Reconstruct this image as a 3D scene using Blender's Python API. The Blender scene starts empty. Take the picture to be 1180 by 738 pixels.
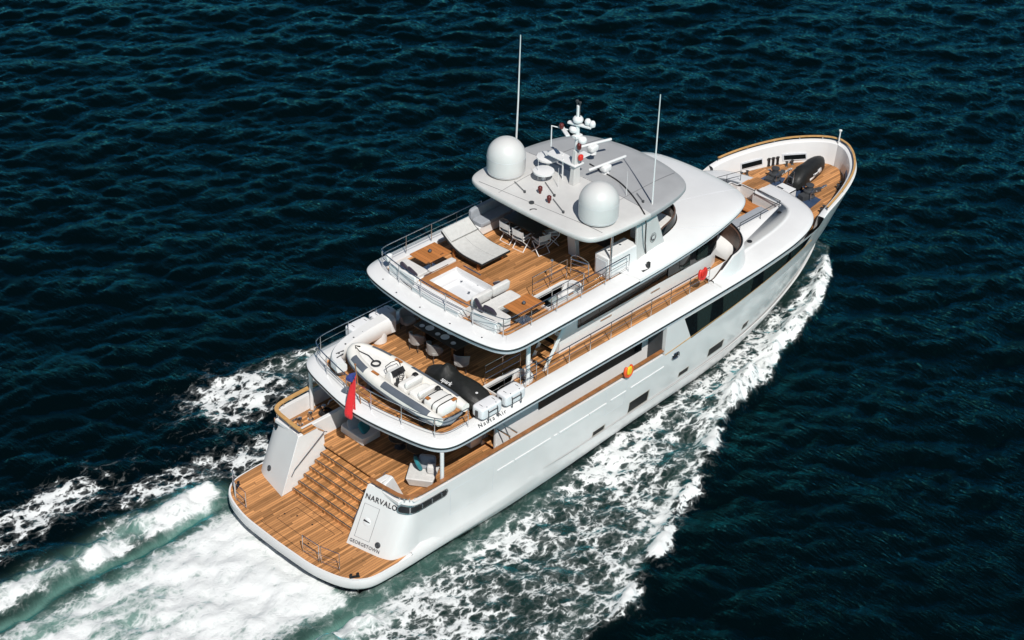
import bpy, bmesh, math, random
import numpy as np
from mathutils import Vector, Matrix, Quaternion
from mathutils.geometry import tessellate_polygon

random.seed(7)
rng = np.random.default_rng(11)
SC = bpy.context.scene
COL = SC.collection
R = math.radians

# ------------------------------------------------------------------ camera, sky, sun, exposure
cam_d = bpy.data.cameras.new("camera")
cam_d.sensor_fit = 'HORIZONTAL'
cam_d.sensor_width = 36.0
cam_d.lens = 36.0 * 2208.746 / 1180.0
cam_d.clip_start = 1.0
cam_d.clip_end = 6000.0
cam = bpy.data.objects.new("camera", cam_d)
COL.objects.link(cam)
yaw, pit, rol = R(44.258), R(33.283), R(1.241)
fwd = Vector((math.cos(yaw) * math.cos(pit), math.sin(yaw) * math.cos(pit), -math.sin(pit)))
rt = Vector((math.sin(yaw), -math.cos(yaw), 0))
up = rt.cross(fwd)
r2 = rt * math.cos(rol) + up * math.sin(rol)
u2 = -rt * math.sin(rol) + up * math.cos(rol)
mw = Matrix(((r2.x, u2.x, -fwd.x, -31.465), (r2.y, u2.y, -fwd.y, -42.016), (r2.z, u2.z, -fwd.z, 44.455), (0, 0, 0, 1)))
cam.matrix_world = mw
SC.camera = cam

SUN_EL, SUN_AZ = R(50), R(60 + 180)          # azimuth measured from +x towards +y
world = bpy.data.worlds.new("World")
SC.world = world
world.use_nodes = True
wn = world.node_tree
sky = wn.nodes.new("ShaderNodeTexSky")
sky.sky_type = 'NISHITA'
sky.sun_disc = False
sky.sun_elevation = SUN_EL
sky.sun_rotation = math.pi / 2 - SUN_AZ
sky.air_density = 1.0
sky.dust_density = 0.0
sky.ozone_density = 3.5
bg = wn.nodes["Background"]
bg.inputs["Strength"].default_value = 0.05
wn.links.new(sky.outputs[0], bg.inputs["Color"])
sun_d = bpy.data.lights.new("sun", 'SUN')
sun_d.energy = 4.9
sun_d.angle = R(0.53)
sun_d.color = (1.0, 0.965, 0.91)
sun = bpy.data.objects.new("sun", sun_d)
COL.objects.link(sun)
sdir = Vector((math.cos(SUN_EL) * math.cos(SUN_AZ), math.cos(SUN_EL) * math.sin(SUN_AZ), math.sin(SUN_EL)))
sun.rotation_euler = sdir.to_track_quat('Z', 'Y').to_euler()
sun.location = sdir * 90
SC.view_settings.view_transform = 'Standard'
SC.view_settings.look = 'None'
SC.view_settings.exposure = 0.0
SC.view_settings.gamma = 1.0
SC.view_settings.use_curve_mapping = False
SC.cycles.max_bounces = 6
SC.cycles.diffuse_bounces = 2
SC.cycles.glossy_bounces = 3
SC.cycles.sample_clamp_direct = 1.3

P, M, U, S, H = 0.915, 2.17, 4.56, 7.24, 9.6      # platform, main, upper, sun deck and hardtop levels


# ------------------------------------------------------------------ materials
def new_mat(name):
    m = bpy.data.materials.new(name)
    m.use_nodes = True
    return m, m.node_tree, m.node_tree.nodes["Principled BSDF"]


def nd(nt, t, **kw):
    n = nt.nodes.new(t)
    for k, v in kw.items():
        setattr(n, k, v)
    return n


def mth(nt, op, a, b=None, c=None):
    n = nt.nodes.new("ShaderNodeMath")
    n.operation = op
    for i, x in enumerate((a, b, c)):
        if x is None:
            continue
        if isinstance(x, (int, float)):
            n.inputs[i].default_value = x
        else:
            nt.links.new(x, n.inputs[i])
    return n.outputs[0]


def ramp(nt, fac, stops):
    n = nt.nodes.new("ShaderNodeValToRGB")
    el = n.color_ramp.elements
    while len(el) > 1:
        el.remove(el[-1])
    el[0].position = stops[0][0]
    el[0].color = stops[0][1]
    for p, c in stops[1:]:
        e = el.new(p)
        e.color = c
    nt.links.new(fac, n.inputs[0])
    return n.outputs[0]


def g(v):
    return (v, v, v, 1)


def smat(name, col, rough=0.4, metal=0.0, var=0.06, scale=3.0, coat=0.0, bump=0.0, bscale=60.0):
    """plain painted / moulded surface with faint blotchy wear and optional grain"""
    m, nt, b = new_mat(name)
    tc = nd(nt, "ShaderNodeTexCoord")
    n = nd(nt, "ShaderNodeTexNoise")
    n.inputs["Scale"].default_value = scale
    n.inputs["Detail"].default_value = 6
    nt.links.new(tc.outputs["Object"], n.inputs["Vector"])
    lo = [c * (1 - var) for c in col] + [1]
    hi = [min(1, c * (1 + var)) for c in col] + [1]
    c = ramp(nt, n.outputs["Fac"], [(0.3, lo), (0.7, hi)])
    nt.links.new(c, b.inputs["Base Color"])
    b.inputs["Roughness"].default_value = rough
    b.inputs["Metallic"].default_value = metal
    b.inputs["Coat Weight"].default_value = coat
    b.inputs["Coat Roughness"].default_value = 0.08
    if bump:
        n2 = nd(nt, "ShaderNodeTexNoise")
        n2.inputs["Scale"].default_value = bscale
        n2.inputs["Detail"].default_value = 3
        nt.links.new(tc.outputs["Object"], n2.inputs["Vector"])
        bp = nd(nt, "ShaderNodeBump")
        bp.inputs["Strength"].default_value = bump
        bp.inputs["Distance"].default_value = 0.02
        nt.links.new(n2.outputs["Fac"], bp.inputs["Height"])
        nt.links.new(bp.outputs[0], b.inputs["Normal"])
    return m


def teak_mat(name, axis='X', width=0.105, base=(0.40, 0.188, 0.072), length=2.4, caulk=0.1, spread=0.62):
    """laid teak: planks with their own tints, caulked seams and butt joints"""
    m, nt, b = new_mat(name)
    tc = nd(nt, "ShaderNodeTexCoord")
    sx = nd(nt, "ShaderNodeSeparateXYZ")
    nt.links.new(tc.outputs["Object"], sx.inputs[0])
    along, across = (sx.outputs[0], sx.outputs[1]) if axis == 'X' else (sx.outputs[1], sx.outputs[0])
    t = mth(nt, 'DIVIDE', across, width)
    pid = mth(nt, 'FLOOR', t)
    fr = mth(nt, 'FRACT', t)
    wn1 = nd(nt, "ShaderNodeTexWhiteNoise", noise_dimensions='1D')
    nt.links.new(pid, wn1.inputs["W"])
    off = mth(nt, 'ADD', mth(nt, 'DIVIDE', along, length), mth(nt, 'MULTIPLY', wn1.outputs["Value"], 7.0))
    seg = mth(nt, 'FLOOR', off)
    fr2 = mth(nt, 'FRACT', off)
    cmb = nd(nt, "ShaderNodeCombineXYZ")
    nt.links.new(pid, cmb.inputs[0])
    nt.links.new(seg, cmb.inputs[1])
    wn2 = nd(nt, "ShaderNodeTexWhiteNoise", noise_dimensions='2D')
    nt.links.new(cmb.outputs[0], wn2.inputs["Vector"])
    mp = nd(nt, "ShaderNodeMapping")
    mp.inputs["Scale"].default_value = (1.2, 14, 6) if axis == 'X' else (14, 1.2, 6)
    nt.links.new(tc.outputs["Object"], mp.inputs[0])
    gr = nd(nt, "ShaderNodeTexNoise")
    gr.inputs["Scale"].default_value = 1.6
    gr.inputs["Detail"].default_value = 8
    gr.inputs["Roughness"].default_value = 0.65
    nt.links.new(mp.outputs[0], gr.inputs["Vector"])
    wz = nd(nt, "ShaderNodeTexNoise")
    wz.inputs["Scale"].default_value = 0.55
    wz.inputs["Detail"].default_value = 4
    nt.links.new(tc.outputs["Object"], wz.inputs["Vector"])
    v = mth(nt, 'ADD', mth(nt, 'MULTIPLY', wn2.outputs["Value"], 0.5), mth(nt, 'MULTIPLY', gr.outputs["Fac"], 0.5))
    v = mth(nt, 'ADD', mth(nt, 'MULTIPLY', v, 0.8), mth(nt, 'MULTIPLY', wz.outputs["Fac"], 0.22))
    lo = [c * (1 - spread) for c in base]
    lo[2] *= 0.85
    hi = [min(1, c * (1 + spread * 1.25)) for c in base]
    col = ramp(nt, v, [(0.22, lo + [1]), (0.5, list(base) + [1]), (0.8, hi + [1])])
    e1 = mth(nt, 'ABSOLUTE', mth(nt, 'SUBTRACT', fr, 0.5))
    s1 = mth(nt, 'GREATER_THAN', e1, 0.5 - caulk / 2)
    e2 = mth(nt, 'ABSOLUTE', mth(nt, 'SUBTRACT', fr2, 0.5))
    s2 = mth(nt, 'GREATER_THAN', e2, 0.497)
    sm = mth(nt, 'MAXIMUM', s1, s2)
    mx = nd(nt, "ShaderNodeMix", data_type='RGBA')
    nt.links.new(mth(nt, 'MULTIPLY', sm, 0.8), mx.inputs[0])
    nt.links.new(col, mx.inputs[6])
    mx.inputs[7].default_value = (0.05, 0.028, 0.016, 1)
    nt.links.new(mx.outputs[2], b.inputs["Base Color"])
    b.inputs["Roughness"].default_value = 0.62
    b.inputs["Specular IOR Level"].default_value = 0.3
    bp = nd(nt, "ShaderNodeBump")
    bp.inputs["Strength"].default_value = 0.25
    bp.inputs["Distance"].default_value = 0.01
    nt.links.new(mth(nt, 'SUBTRACT', gr.outputs["Fac"], sm), bp.inputs["Height"])
    nt.links.new(bp.outputs[0], b.inputs["Normal"])
    return m


def hull_mat():
    """glossy pale grey topsides, dark antifouling under a crisp waterline, faint ripple in the plating"""
    m, nt, b = new_mat("hull_paint")
    tc = nd(nt, "ShaderNodeTexCoord")
    sx = nd(nt, "ShaderNodeSeparateXYZ")
    nt.links.new(tc.outputs["Object"], sx.inputs[0])
    n = nd(nt, "ShaderNodeTexNoise")
    n.inputs["Scale"].default_value = 1.1
    n.inputs["Detail"].default_value = 7
    nt.links.new(tc.outputs["Object"], n.inputs["Vector"])
    c = ramp(nt, n.outputs["Fac"], [(0.3, (0.635, 0.628, 0.618, 1)), (0.7, (0.665, 0.658, 0.648, 1))])
    line = mth(nt, 'ADD', 0.22, mth(nt, 'MULTIPLY', mth(nt, 'MAXIMUM', mth(nt, 'SUBTRACT', sx.outputs[0], 10.0), 0.0), 0.008))
    f = mth(nt, 'GREATER_THAN', line, sx.outputs[2])
    mx = nd(nt, "ShaderNodeMix", data_type='RGBA')
    nt.links.new(f, mx.inputs[0])
    nt.links.new(c, mx.inputs[6])
    mx.inputs[7].default_value = (0.012, 0.014, 0.018, 1)
    nt.links.new(mx.outputs[2], b.inputs["Base Color"])
    b.inputs["Roughness"].default_value = 0.22
    b.inputs["Coat Weight"].default_value = 0.25
    b.inputs["Coat Roughness"].default_value = 0.06
    n2 = nd(nt, "ShaderNodeTexNoise")
    n2.inputs["Scale"].default_value = 1.6
    n2.inputs["Detail"].default_value = 2
    nt.links.new(tc.outputs["Object"], n2.inputs["Vector"])
    bp = nd(nt, "ShaderNodeBump")
    bp.inputs["Strength"].default_value = 0.03
    bp.inputs["Distance"].default_value = 0.05
    nt.links.new(n2.outputs["Fac"], bp.inputs["Height"])
    nt.links.new(bp.outputs[0], b.inputs["Normal"])
    return m


def woven_mat(name, col, scale=90.0, rough=0.85):
    m, nt, b = new_mat(name)
    tc = nd(nt, "ShaderNodeTexCoord")
    w = nd(nt, "ShaderNodeTexWave")
    w.inputs["Scale"].default_value = scale
    w.inputs["Distortion"].default_value = 1.0
    nt.links.new(tc.outputs["Object"], w.inputs["Vector"])
    n = nd(nt, "ShaderNodeTexNoise")
    n.inputs["Scale"].default_value = 7
    n.inputs["Detail"].default_value = 6
    nt.links.new(tc.outputs["Object"], n.inputs["Vector"])
    v = mth(nt, 'ADD', mth(nt, 'MULTIPLY', w.outputs["Fac"], 0.3), mth(nt, 'MULTIPLY', n.outputs["Fac"], 0.7))
    c = ramp(nt, v, [(0.25, [x * 0.86 for x in col] + [1]), (0.75, [min(1, x * 1.08) for x in col] + [1])])
    nt.links.new(c, b.inputs["Base Color"])
    b.inputs["Roughness"].default_value = rough
    b.inputs["Sheen Weight"].default_value = 0.15
    bp = nd(nt, "ShaderNodeBump")
    bp.inputs["Strength"].default_value = 0.3
    bp.inputs["Distance"].default_value = 0.01
    nt.links.new(n.outputs["Fac"], bp.inputs["Height"])
    nt.links.new(bp.outputs[0], b.inputs["Normal"])
    return m


def glass_mat(name, col, rough=0.06):
    m, nt, b = new_mat(name)
    b.inputs["Base Color"].default_value = (*col, 1)
    b.inputs["Roughness"].default_value = rough
    b.inputs["Specular IOR Level"].default_value = 0.4
    b.inputs["Coat Weight"].default_value = 0.1
    b.inputs["Coat Roughness"].default_value = 0.02
    return m


MT = {
    'white': smat("white_gelcoat", (0.70, 0.70, 0.695), 0.3, var=0.025, scale=1.3, coat=0.3),
    'hull': hull_mat(),
    'under': smat("pale_grey_gelcoat", (0.55, 0.57, 0.60), 0.4, var=0.03),
    'hardtop': smat("hardtop_gelcoat", (0.55, 0.545, 0.53), 0.42, var=0.05, scale=1.6, coat=0.1),
    'hardtop_grey': smat("hardtop_grey_panel", (0.35, 0.355, 0.36), 0.45, var=0.05, scale=1.6),
    'teak': teak_mat("teak_deck", 'X'),
    'teak_y': teak_mat("teak_treads", 'X', base=(0.45, 0.21, 0.076)),
    'teak_top': teak_mat("teak_table", 'Y', width=0.16, base=(0.40, 0.15, 0.042), length=9, caulk=0.05, spread=0.2),
    'teak_frame': teak_mat("teak_surround", 'X', width=0.3, base=(0.38, 0.165, 0.06), length=1.2, caulk=0.03, spread=0.3),
    'caprail': smat("varnished_cap_rail", (0.30, 0.125, 0.045), 0.3, var=0.25, scale=6, coat=0.5),
    'goldrail': smat("oiled_cap_rail", (0.52, 0.30, 0.11), 0.35, var=0.15, scale=6, coat=0.3),
    'steel': smat("stainless_steel", (0.72, 0.73, 0.74), 0.2, 1.0, var=0.04),
    'black': smat("black_rubber", (0.012, 0.012, 0.013), 0.45, var=0.2),
    'darkgrey': smat("dark_grey_plastic", (0.045, 0.048, 0.052), 0.5, var=0.2),
    'cover': smat("black_canvas_cover", (0.010, 0.011, 0.0105), 0.55, var=0.3, scale=6, bump=0.4, bscale=9),
    'glass': glass_mat("dark_tinted_glass", (0.006, 0.008, 0.009)),
    'pane': glass_mat("green_tinted_glass", (0.019, 0.029, 0.027)),
    'dome': smat("dome_fibreglass", (0.58, 0.575, 0.56), 0.38, var=0.03, scale=2, coat=0.2),
    'cushion': woven_mat("light_cushion", (0.62, 0.61, 0.59)),
    'cushion_grey': woven_mat("grey_cushion", (0.30, 0.32, 0.35)),
    'greyfab': woven_mat("grey_sling_fabric", (0.52, 0.52, 0.50)),
    'purple': woven_mat("dark_purple_pillow", (0.020, 0.012, 0.028)),
    'teal': woven_mat("teal_pillow", (0.01, 0.17, 0.20)),
    'tubgrey': woven_mat("grey_woven_chair", (0.30, 0.285, 0.27), 60),
    'darkwood': smat("dark_wood_table", (0.035, 0.022, 0.016), 0.3, var=0.3, scale=8, coat=0.2),
    'porcelain': smat("porcelain", (0.72, 0.72, 0.72), 0.2, var=0.02),
    'rib': smat("rib_fabric", (0.74, 0.72, 0.67), 0.5, var=0.05, scale=4),
    'ribpatch': smat("grey_rubber_patch", (0.10, 0.115, 0.14), 0.6, var=0.15),
    'ribhull': smat("rib_hull_grey", (0.20, 0.22, 0.25), 0.35, var=0.08),
    'vinyl': smat("white_vinyl", (0.76, 0.75, 0.72), 0.45, var=0.05, scale=5, bump=0.15, bscale=14),
    'red': woven_mat("red_bunting", (0.62, 0.012, 0.018)),
    'blue': woven_mat("blue_bunting", (0.015, 0.03, 0.16)),
    'redpaint': smat("red_plastic", (0.62, 0.03, 0.02), 0.4, var=0.1),
    'orange': smat("orange_lifebuoy", (0.72, 0.09, 0.02), 0.5, var=0.1),
    'yellow': smat("yellow_cover", (0.80, 0.52, 0.02), 0.5, var=0.1),
    'navy': smat("navy_deck_paint", (0.03, 0.055, 0.11), 0.5, var=0.2),
    'brownpanel': smat("brown_upholstered_panel", (0.10, 0.055, 0.038), 0.5, var=0.2, scale=5),
    'raft': smat("liferaft_shell", (0.70, 0.705, 0.72), 0.42, var=0.04),
    'darkred': smat("dark_red_lamp", (0.10, 0.012, 0.01), 0.3, var=0.1),
    'lettering': smat("dark_lettering", (0.02, 0.02, 0.024), 0.4, var=0.05),
    'greyletter': smat("grey_lettering", (0.10, 0.10, 0.11), 0.4, var=0.05),
    'portglass': smat("porthole_glass", (0.008, 0.009, 0.010), 0.35, var=0.2),
    'portframe': smat("porthole_frame", (0.36, 0.33, 0.28), 0.35, var=0.1),
    'tub': smat("white_acrylic_tub", (0.70, 0.71, 0.72), 0.12, var=0.01, coat=0.6),
}


MT['portglass'].node_tree.nodes['Principled BSDF'].inputs['Specular IOR Level'].default_value = .12


# ------------------------------------------------------------------ mesh builder
class MB:
    def __init__(self):
        self.v, self.f, self.m = [], [], []

    def add(self, vs, fs, mi=0):
        o = len(self.v)
        self.v += [tuple(p) for p in vs]
        self.f += [tuple(i + o for i in f) for f in fs]
        self.m += [mi] * len(fs)
        return self

    def box(self, cx, cy, cz, sx, sy, sz, rz=0.0, mi=0, rx=0.0, ry=0.0):
        E = Matrix.Rotation(rz, 3, 'Z') @ Matrix.Rotation(ry, 3, 'Y') @ Matrix.Rotation(rx, 3, 'X')
        vs = []
        for k in (-1, 1):
            for a, b in ((-1, -1), (1, -1), (1, 1), (-1, 1)):
                vs.append(E @ Vector((a * sx / 2, b * sy / 2, k * sz / 2)) + Vector((cx, cy, cz)))
        return self.add(vs, [(3, 2, 1, 0), (4, 5, 6, 7), (0, 1, 5, 4), (1, 2, 6, 5), (2, 3, 7, 6), (3, 0, 4, 7)], mi)

    def hexa(self, bottom, top, mi=0):
        n = len(bottom)
        vs = list(bottom) + list(top)
        fs = [tuple(range(n - 1, -1, -1)), tuple(range(n, 2 * n))]
        fs += [(i, (i + 1) % n, n + (i + 1) % n, n + i) for i in range(n)]
        return self.add(vs, fs, mi)

    def prism(self, poly, z0, z1, mi=0):
        return self.hexa([(x, y, z0) for x, y in poly], [(x, y, z1) for x, y in poly], mi)

    def tube(self, pts, r, n=6, closed=False, mi=0, caps=True):
        pts = [Vector(p) for p in pts]
        k = len(pts)
        rr = r if isinstance(r, (list, tuple)) else [r] * k
        rows = []
        ref = None
        for i in range(k):
            if closed:
                d = pts[(i + 1) % k] - pts[i - 1]
            else:
                d = pts[min(i + 1, k - 1)] - pts[max(i - 1, 0)]
            d.normalize()
            if ref is None:
                a = Vector((0, 0, 1)) if abs(d.z) < 0.9 else Vector((1, 0, 0))
                ref = d.cross(a).normalized()
            else:
                ref = (ref - d * ref.dot(d)).normalized()
            b = d.cross(ref)
            rows.append([pts[i] + (ref * math.cos(2 * math.pi * j / n) + b * math.sin(2 * math.pi * j / n)) * rr[i] for j in range(n)])
        vs = [p for row in rows for p in row]
        fs = []
        for i in range(k if closed else k - 1):
            i2 = (i + 1) % k
            for j in range(n):
                j2 = (j + 1) % n
                fs.append((i * n + j, i * n + j2, i2 * n + j2, i2 * n + j))
        if caps and not closed:
            fs.append(tuple(range(n - 1, -1, -1)))
            fs.append(tuple((k - 1) * n + j for j in range(n)))
        return self.add(vs, fs, mi)

    def lathe(self, prof, c=(0, 0, 0), n=24, mi=0, T=None):
        T = T or Matrix.Identity(3)
        c = Vector(c)
        vs, fs = [], []
        for r, z in prof:
            for j in range(n):
                a = 2 * math.pi * j / n
                vs.append(T @ Vector((r * math.cos(a), r * math.sin(a), z)) + c)
        for i in range(len(prof) - 1):
            for j in range(n):
                j2 = (j + 1) % n
                fs.append((i * n + j, i * n + j2, (i + 1) * n + j2, (i + 1) * n + j))
        fs.append(tuple(range(n - 1, -1, -1)))
        fs.append(tuple((len(prof) - 1) * n + j for j in range(n)))
        return self.add(vs, fs, mi)

    def grid(self, rows, cu=False, cv=False, mi=0, flip=False):
        a, b = len(rows), len(rows[0])
        vs = [p for r in rows for p in r]
        fs = []
        for i in range(a if cu else a - 1):
            for j in range(b if cv else b - 1):
                q = (i * b + j, i * b + (j + 1) % b, ((i + 1) % a) * b + (j + 1) % b, ((i + 1) % a) * b + j)
                fs.append(q[::-1] if flip else q)
        return self.add(vs, fs, mi)

    def soft(self, cx, cy, cz, sx, sy, sz, rz=0.0, e=0.35, n=20, k=12, mi=0, rx=0.0, ry=0.0):
        """cushion-like rounded block"""
        E = Matrix.Rotation(rz, 3, 'Z') @ Matrix.Rotation(ry, 3, 'Y') @ Matrix.Rotation(rx, 3, 'X')
        sp = lambda c, q: math.copysign(abs(c) ** q, c)
        rows = []
        for i in range(k + 1):
            p = -math.pi / 2 + math.pi * i / k
            p = max(-1.5699, min(1.5699, p))
            row = []
            for j in range(n):
                t = 2 * math.pi * (j + 0.5) / n
                v = Vector((sp(math.cos(p), e) * sp(math.cos(t), e) * sx / 2, sp(math.cos(p), e) * sp(math.sin(t), e) * sy / 2, sp(math.sin(p), e) * sz / 2))
                row.append(E @ v + Vector((cx, cy, cz)))
            rows.append(row)
        self.grid(rows, cv=True, mi=mi)
        self.add(rows[0], [tuple(range(n - 1, -1, -1))], mi)
        return self.add(rows[-1], [tuple(range(n))], mi)

    def slab(self, outer, holes, z0, z1, mi=0, mi_side=None):
        loops = [outer] + list(holes)
        flat = [p for lp in loops for p in lp]
        tris = tessellate_polygon([[Vector((x, y, 0)) for x, y in lp] for lp in loops])
        for z, up_ in ((z0, False), (z1, True)):
            fs = []
            for t in tris:
                (ax, ay), (bx_, by_), (cx, cy) = (flat[i] for i in t)
                ccw = (bx_ - ax) * (cy - ay) - (by_ - ay) * (cx - ax) > 0
                fs.append(tuple(t) if ccw == up_ else tuple(t)[::-1])
            self.add([(x, y, z) for x, y in flat], fs, mi)
        for li, lp in enumerate(loops):
            n = len(lp)
            vs = [(x, y, z0) for x, y in lp] + [(x, y, z1) for x, y in lp]
            self.add(vs, [(i, (i + 1) % n, n + (i + 1) % n, n + i) for i in range(n)], mi if mi_side is None else mi_side)
        return self

    def pieces(self, pad=0.012):
        """separate pieces (connected faces whose boxes do not touch) as builders of their own"""
        par = list(range(len(self.v)))

        def fd(i):
            while par[i] != i:
                par[i] = par[par[i]]
                i = par[i]
            return i
        for f in self.f:
            for i in f[1:]:
                par[fd(i)] = fd(f[0])
        grp = {}
        for k, f in enumerate(self.f):
            grp.setdefault(fd(f[0]), []).append(k)
        boxes = []
        for fs in grp.values():
            pts = np.array([self.v[i] for k in fs for i in self.f[k]])
            boxes.append([fs, pts.min(0) - pad, pts.max(0) + pad])
        ch = True
        while ch:
            ch = False
            for i in range(len(boxes)):
                for j in range(i + 1, len(boxes)):
                    if (boxes[i][1] <= boxes[j][2]).all() and (boxes[j][1] <= boxes[i][2]).all():
                        boxes[i] = [boxes[i][0] + boxes[j][0], np.minimum(boxes[i][1], boxes[j][1]), np.maximum(boxes[i][2], boxes[j][2])]
                        boxes.pop(j)
                        ch = True
                        break
                if ch:
                    break
        out = []
        for fs, _, _ in boxes:
            m = MB()
            mp = {}
            for k in fs:
                for i in self.f[k]:
                    if i not in mp:
                        mp[i] = len(m.v)
                        m.v.append(self.v[i])
                m.f.append(tuple(mp[i] for i in self.f[k]))
                m.m.append(self.m[k])
            out.append(m)
        return out

    def build_each(self, name, *a, **k):
        return [m.build(name, *a, **k) for m in self.pieces()]

    def build(self, name, mats, parent=None, smooth=True, angle=35, bevel=0.0, recalc=True, loc=None):
        me = bpy.data.meshes.new(name)
        me.from_pydata([tuple(p) for p in self.v], [], self.f)
        if not isinstance(mats, (list, tuple)):
            mats = [mats]
        for m in mats:
            me.materials.append(MT[m] if isinstance(m, str) else m)
        if any(self.m):
            me.polygons.foreach_set("material_index", self.m)
        if recalc:
            bm = bmesh.new()
            bm.from_mesh(me)
            bmesh.ops.remove_doubles(bm, verts=bm.verts, dist=1e-5)
            bmesh.ops.recalc_face_normals(bm, faces=bm.faces)
            bm.to_mesh(me)
            bm.free()
        if smooth:
            me.shade_smooth()
            me.set_sharp_from_angle(angle=R(angle))
        me.update()
        o = bpy.data.objects.new(name, me)
        COL.objects.link(o)
        if parent is not None:
            o.parent = parent
        if loc is not None:
            o.location = loc
        if bevel:
            md = o.modifiers.new("bevel", 'BEVEL')
            md.width = bevel
            md.segments = 2
            md.limit_method = 'ANGLE'
            md.angle_limit = R(40)
        return o


def thing(name, label, cat, loc=(0, 0, 0), rz=0.0, group=None):
    o = bpy.data.objects.new(name, None)
    o.empty_display_size = 0.2
    COL.objects.link(o)
    o.location = loc
    o.rotation_euler = (0, 0, rz)
    o['label'] = label
    o['category'] = cat
    if group:
        o['group'] = group
    return o


def tag(o, label, cat, group=None):
    o['label'] = label
    o['category'] = cat
    if group:
        o['group'] = group
    return o


def copy_tree(o, parent=None):
    c = o.copy()
    COL.objects.link(c)
    if parent is not None:
        c.parent = parent
    for ch in list(o.children):
        copy_tree(ch, c)
    return c


def dup(o, loc, rz, label, group=None):
    c = copy_tree(o)
    c.location = loc
    c.rotation_euler = (0, 0, rz)
    c['label'] = label
    if group:
        c['group'] = group
    return c


def pchip(xs, ys):
    xs, ys = np.array(xs, float), np.array(ys, float)
    h = np.diff(xs)
    d = np.diff(ys) / h
    m = np.zeros_like(ys)
    for i in range(1, len(xs) - 1):
        if d[i - 1] * d[i] > 0:
            w1, w2 = 2 * h[i] + h[i - 1], h[i] + 2 * h[i - 1]
            m[i] = (w1 + w2) / (w1 / d[i - 1] + w2 / d[i])
    m[0], m[-1] = d[0], d[-1]

    def fn(x):
        x = np.clip(x, xs[0], xs[-1])
        i = np.clip(np.searchsorted(xs, x) - 1, 0, len(h) - 1)
        t = (x - xs[i]) / h[i]
        return ((2 * t**3 - 3 * t**2 + 1) * ys[i] + (t**3 - 2 * t**2 + t) * h[i] * m[i]
                + (-2 * t**3 + 3 * t**2) * ys[i + 1] + (t**3 - t**2) * h[i] * m[i + 1])
    return fn


def catmull(pts, k=6, closed=False):
    pts = [np.array(p, float) for p in pts]
    n = len(pts)
    out = []
    for i in range(n if closed else n - 1):
        if closed:
            a, b, c, d = pts[i - 1], pts[i], pts[(i + 1) % n], pts[(i + 2) % n]
        else:
            a, b, c, d = pts[max(i - 1, 0)], pts[i], pts[i + 1], pts[min(i + 2, n - 1)]
        for j in range(k):
            t = j / k
            # centripetal-ish: plain Catmull-Rom limited by segment length
            l = np.linalg.norm(c - b)
            m1 = (c - a) / max(np.linalg.norm(c - a), 1e-9) * l
            m2 = (d - b) / max(np.linalg.norm(d - b), 1e-9) * l
            out.append((2*t**3-3*t**2+1)*b + (t**3-2*t**2+t)*m1 + (-2*t**3+3*t**2)*c + (t**3-t**2)*m2)
    if not closed:
        out.append(pts[-1])
    return [tuple(p) for p in out]


def mirror_loop(half):
    """half outline from the stern centre to the bow centre on port (y>0) -> closed loop"""
    a = list(half)
    b = [(x, -y) for x, y in reversed(half) if abs(y) > 1e-6]
    return a + b


def offset(loop, d, closed=True):
    """move a loop inward by d (loop ordered port side first -> clockwise seen from above)"""
    n = len(loop)
    out = []
    for i in range(n):
        if closed:
            a, b = loop[i - 1], loop[(i + 1) % n]
        else:
            a, b = loop[max(i - 1, 0)], loop[min(i + 1, n - 1)]
        tx, ty = b[0] - a[0], b[1] - a[1]
        l = math.hypot(tx, ty) or 1
        out.append((loop[i][0] + ty / l * d, loop[i][1] - tx / l * d))
    return out


def text_obj(s, name, mat, parent, origin, right, upv, size, extrude=0.004, shear=0.0, align='CENTER', spacing=1.0, bold=0.0):
    cu = bpy.data.curves.new(name, 'FONT')
    cu.body = s
    cu.size = size
    cu.extrude = extrude
    cu.shear = shear
    cu.align_x = align
    cu.align_y = 'CENTER'
    cu.space_character = spacing
    cu.offset = bold
    cu.resolution_u = 3
    o = bpy.data.objects.new(name, cu)
    COL.objects.link(o)
    bpy.context.view_layer.update()
    dg = bpy.context.evaluated_depsgraph_get()
    me = bpy.data.meshes.new_from_object(o.evaluated_get(dg))
    bpy.data.objects.remove(o)
    me.name = name
    me.materials.clear()
    me.materials.append(MT[mat])
    r = Vector(right).normalized()
    u = Vector(upv)
    u = (u - r * u.dot(r)).normalized()
    n = r.cross(u)
    Mx = Matrix(((r.x, u.x, n.x, origin[0]), (r.y, u.y, n.y, origin[1]), (r.z, u.z, n.z, origin[2]), (0, 0, 0, 1)))
    me.transform(Mx)
    ob = bpy.data.objects.new(name, me)
    COL.objects.link(ob)
    ob.parent = parent
    return ob


def rail(path, h, parent, post=1.15, mids=2, r=0.02, rm=0.011, mat='steel', name='guard_rail', zfun=None, topmat=None, rt=None):
    """stanchions, top rail and lower rails along a 3-D base path"""
    b = MB()
    P3 = [Vector(p) for p in path]
    top = [p + Vector((0, 0, h)) for p in P3]
    b.tube([P3[0]] + top + [P3[-1]], rt or r, 7)
    for k in range(mids):
        z = h * (k + 1) / (mids + 1)
        b.tube([p + Vector((0, 0, z)) for p in P3], rm, 5)
    L = [0]
    for i in range(1, len(P3)):
        L.append(L[-1] + (P3[i] - P3[i - 1]).length)
    n = max(1, round(L[-1] / post))
    for q in range(1, n):
        d = L[-1] * q / n
        i = max(j for j in range(len(L)) if L[j] <= d + 1e-9)
        i = min(i, len(P3) - 2)
        t = (d - L[i]) / max(L[i + 1] - L[i], 1e-9)
        p = P3[i].lerp(P3[i + 1], t)
        b.tube([p - Vector((0, 0, 0.03)), p + Vector((0, 0, h))], r * 0.9, 6)
    return b.build(name, mat, parent)


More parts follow.
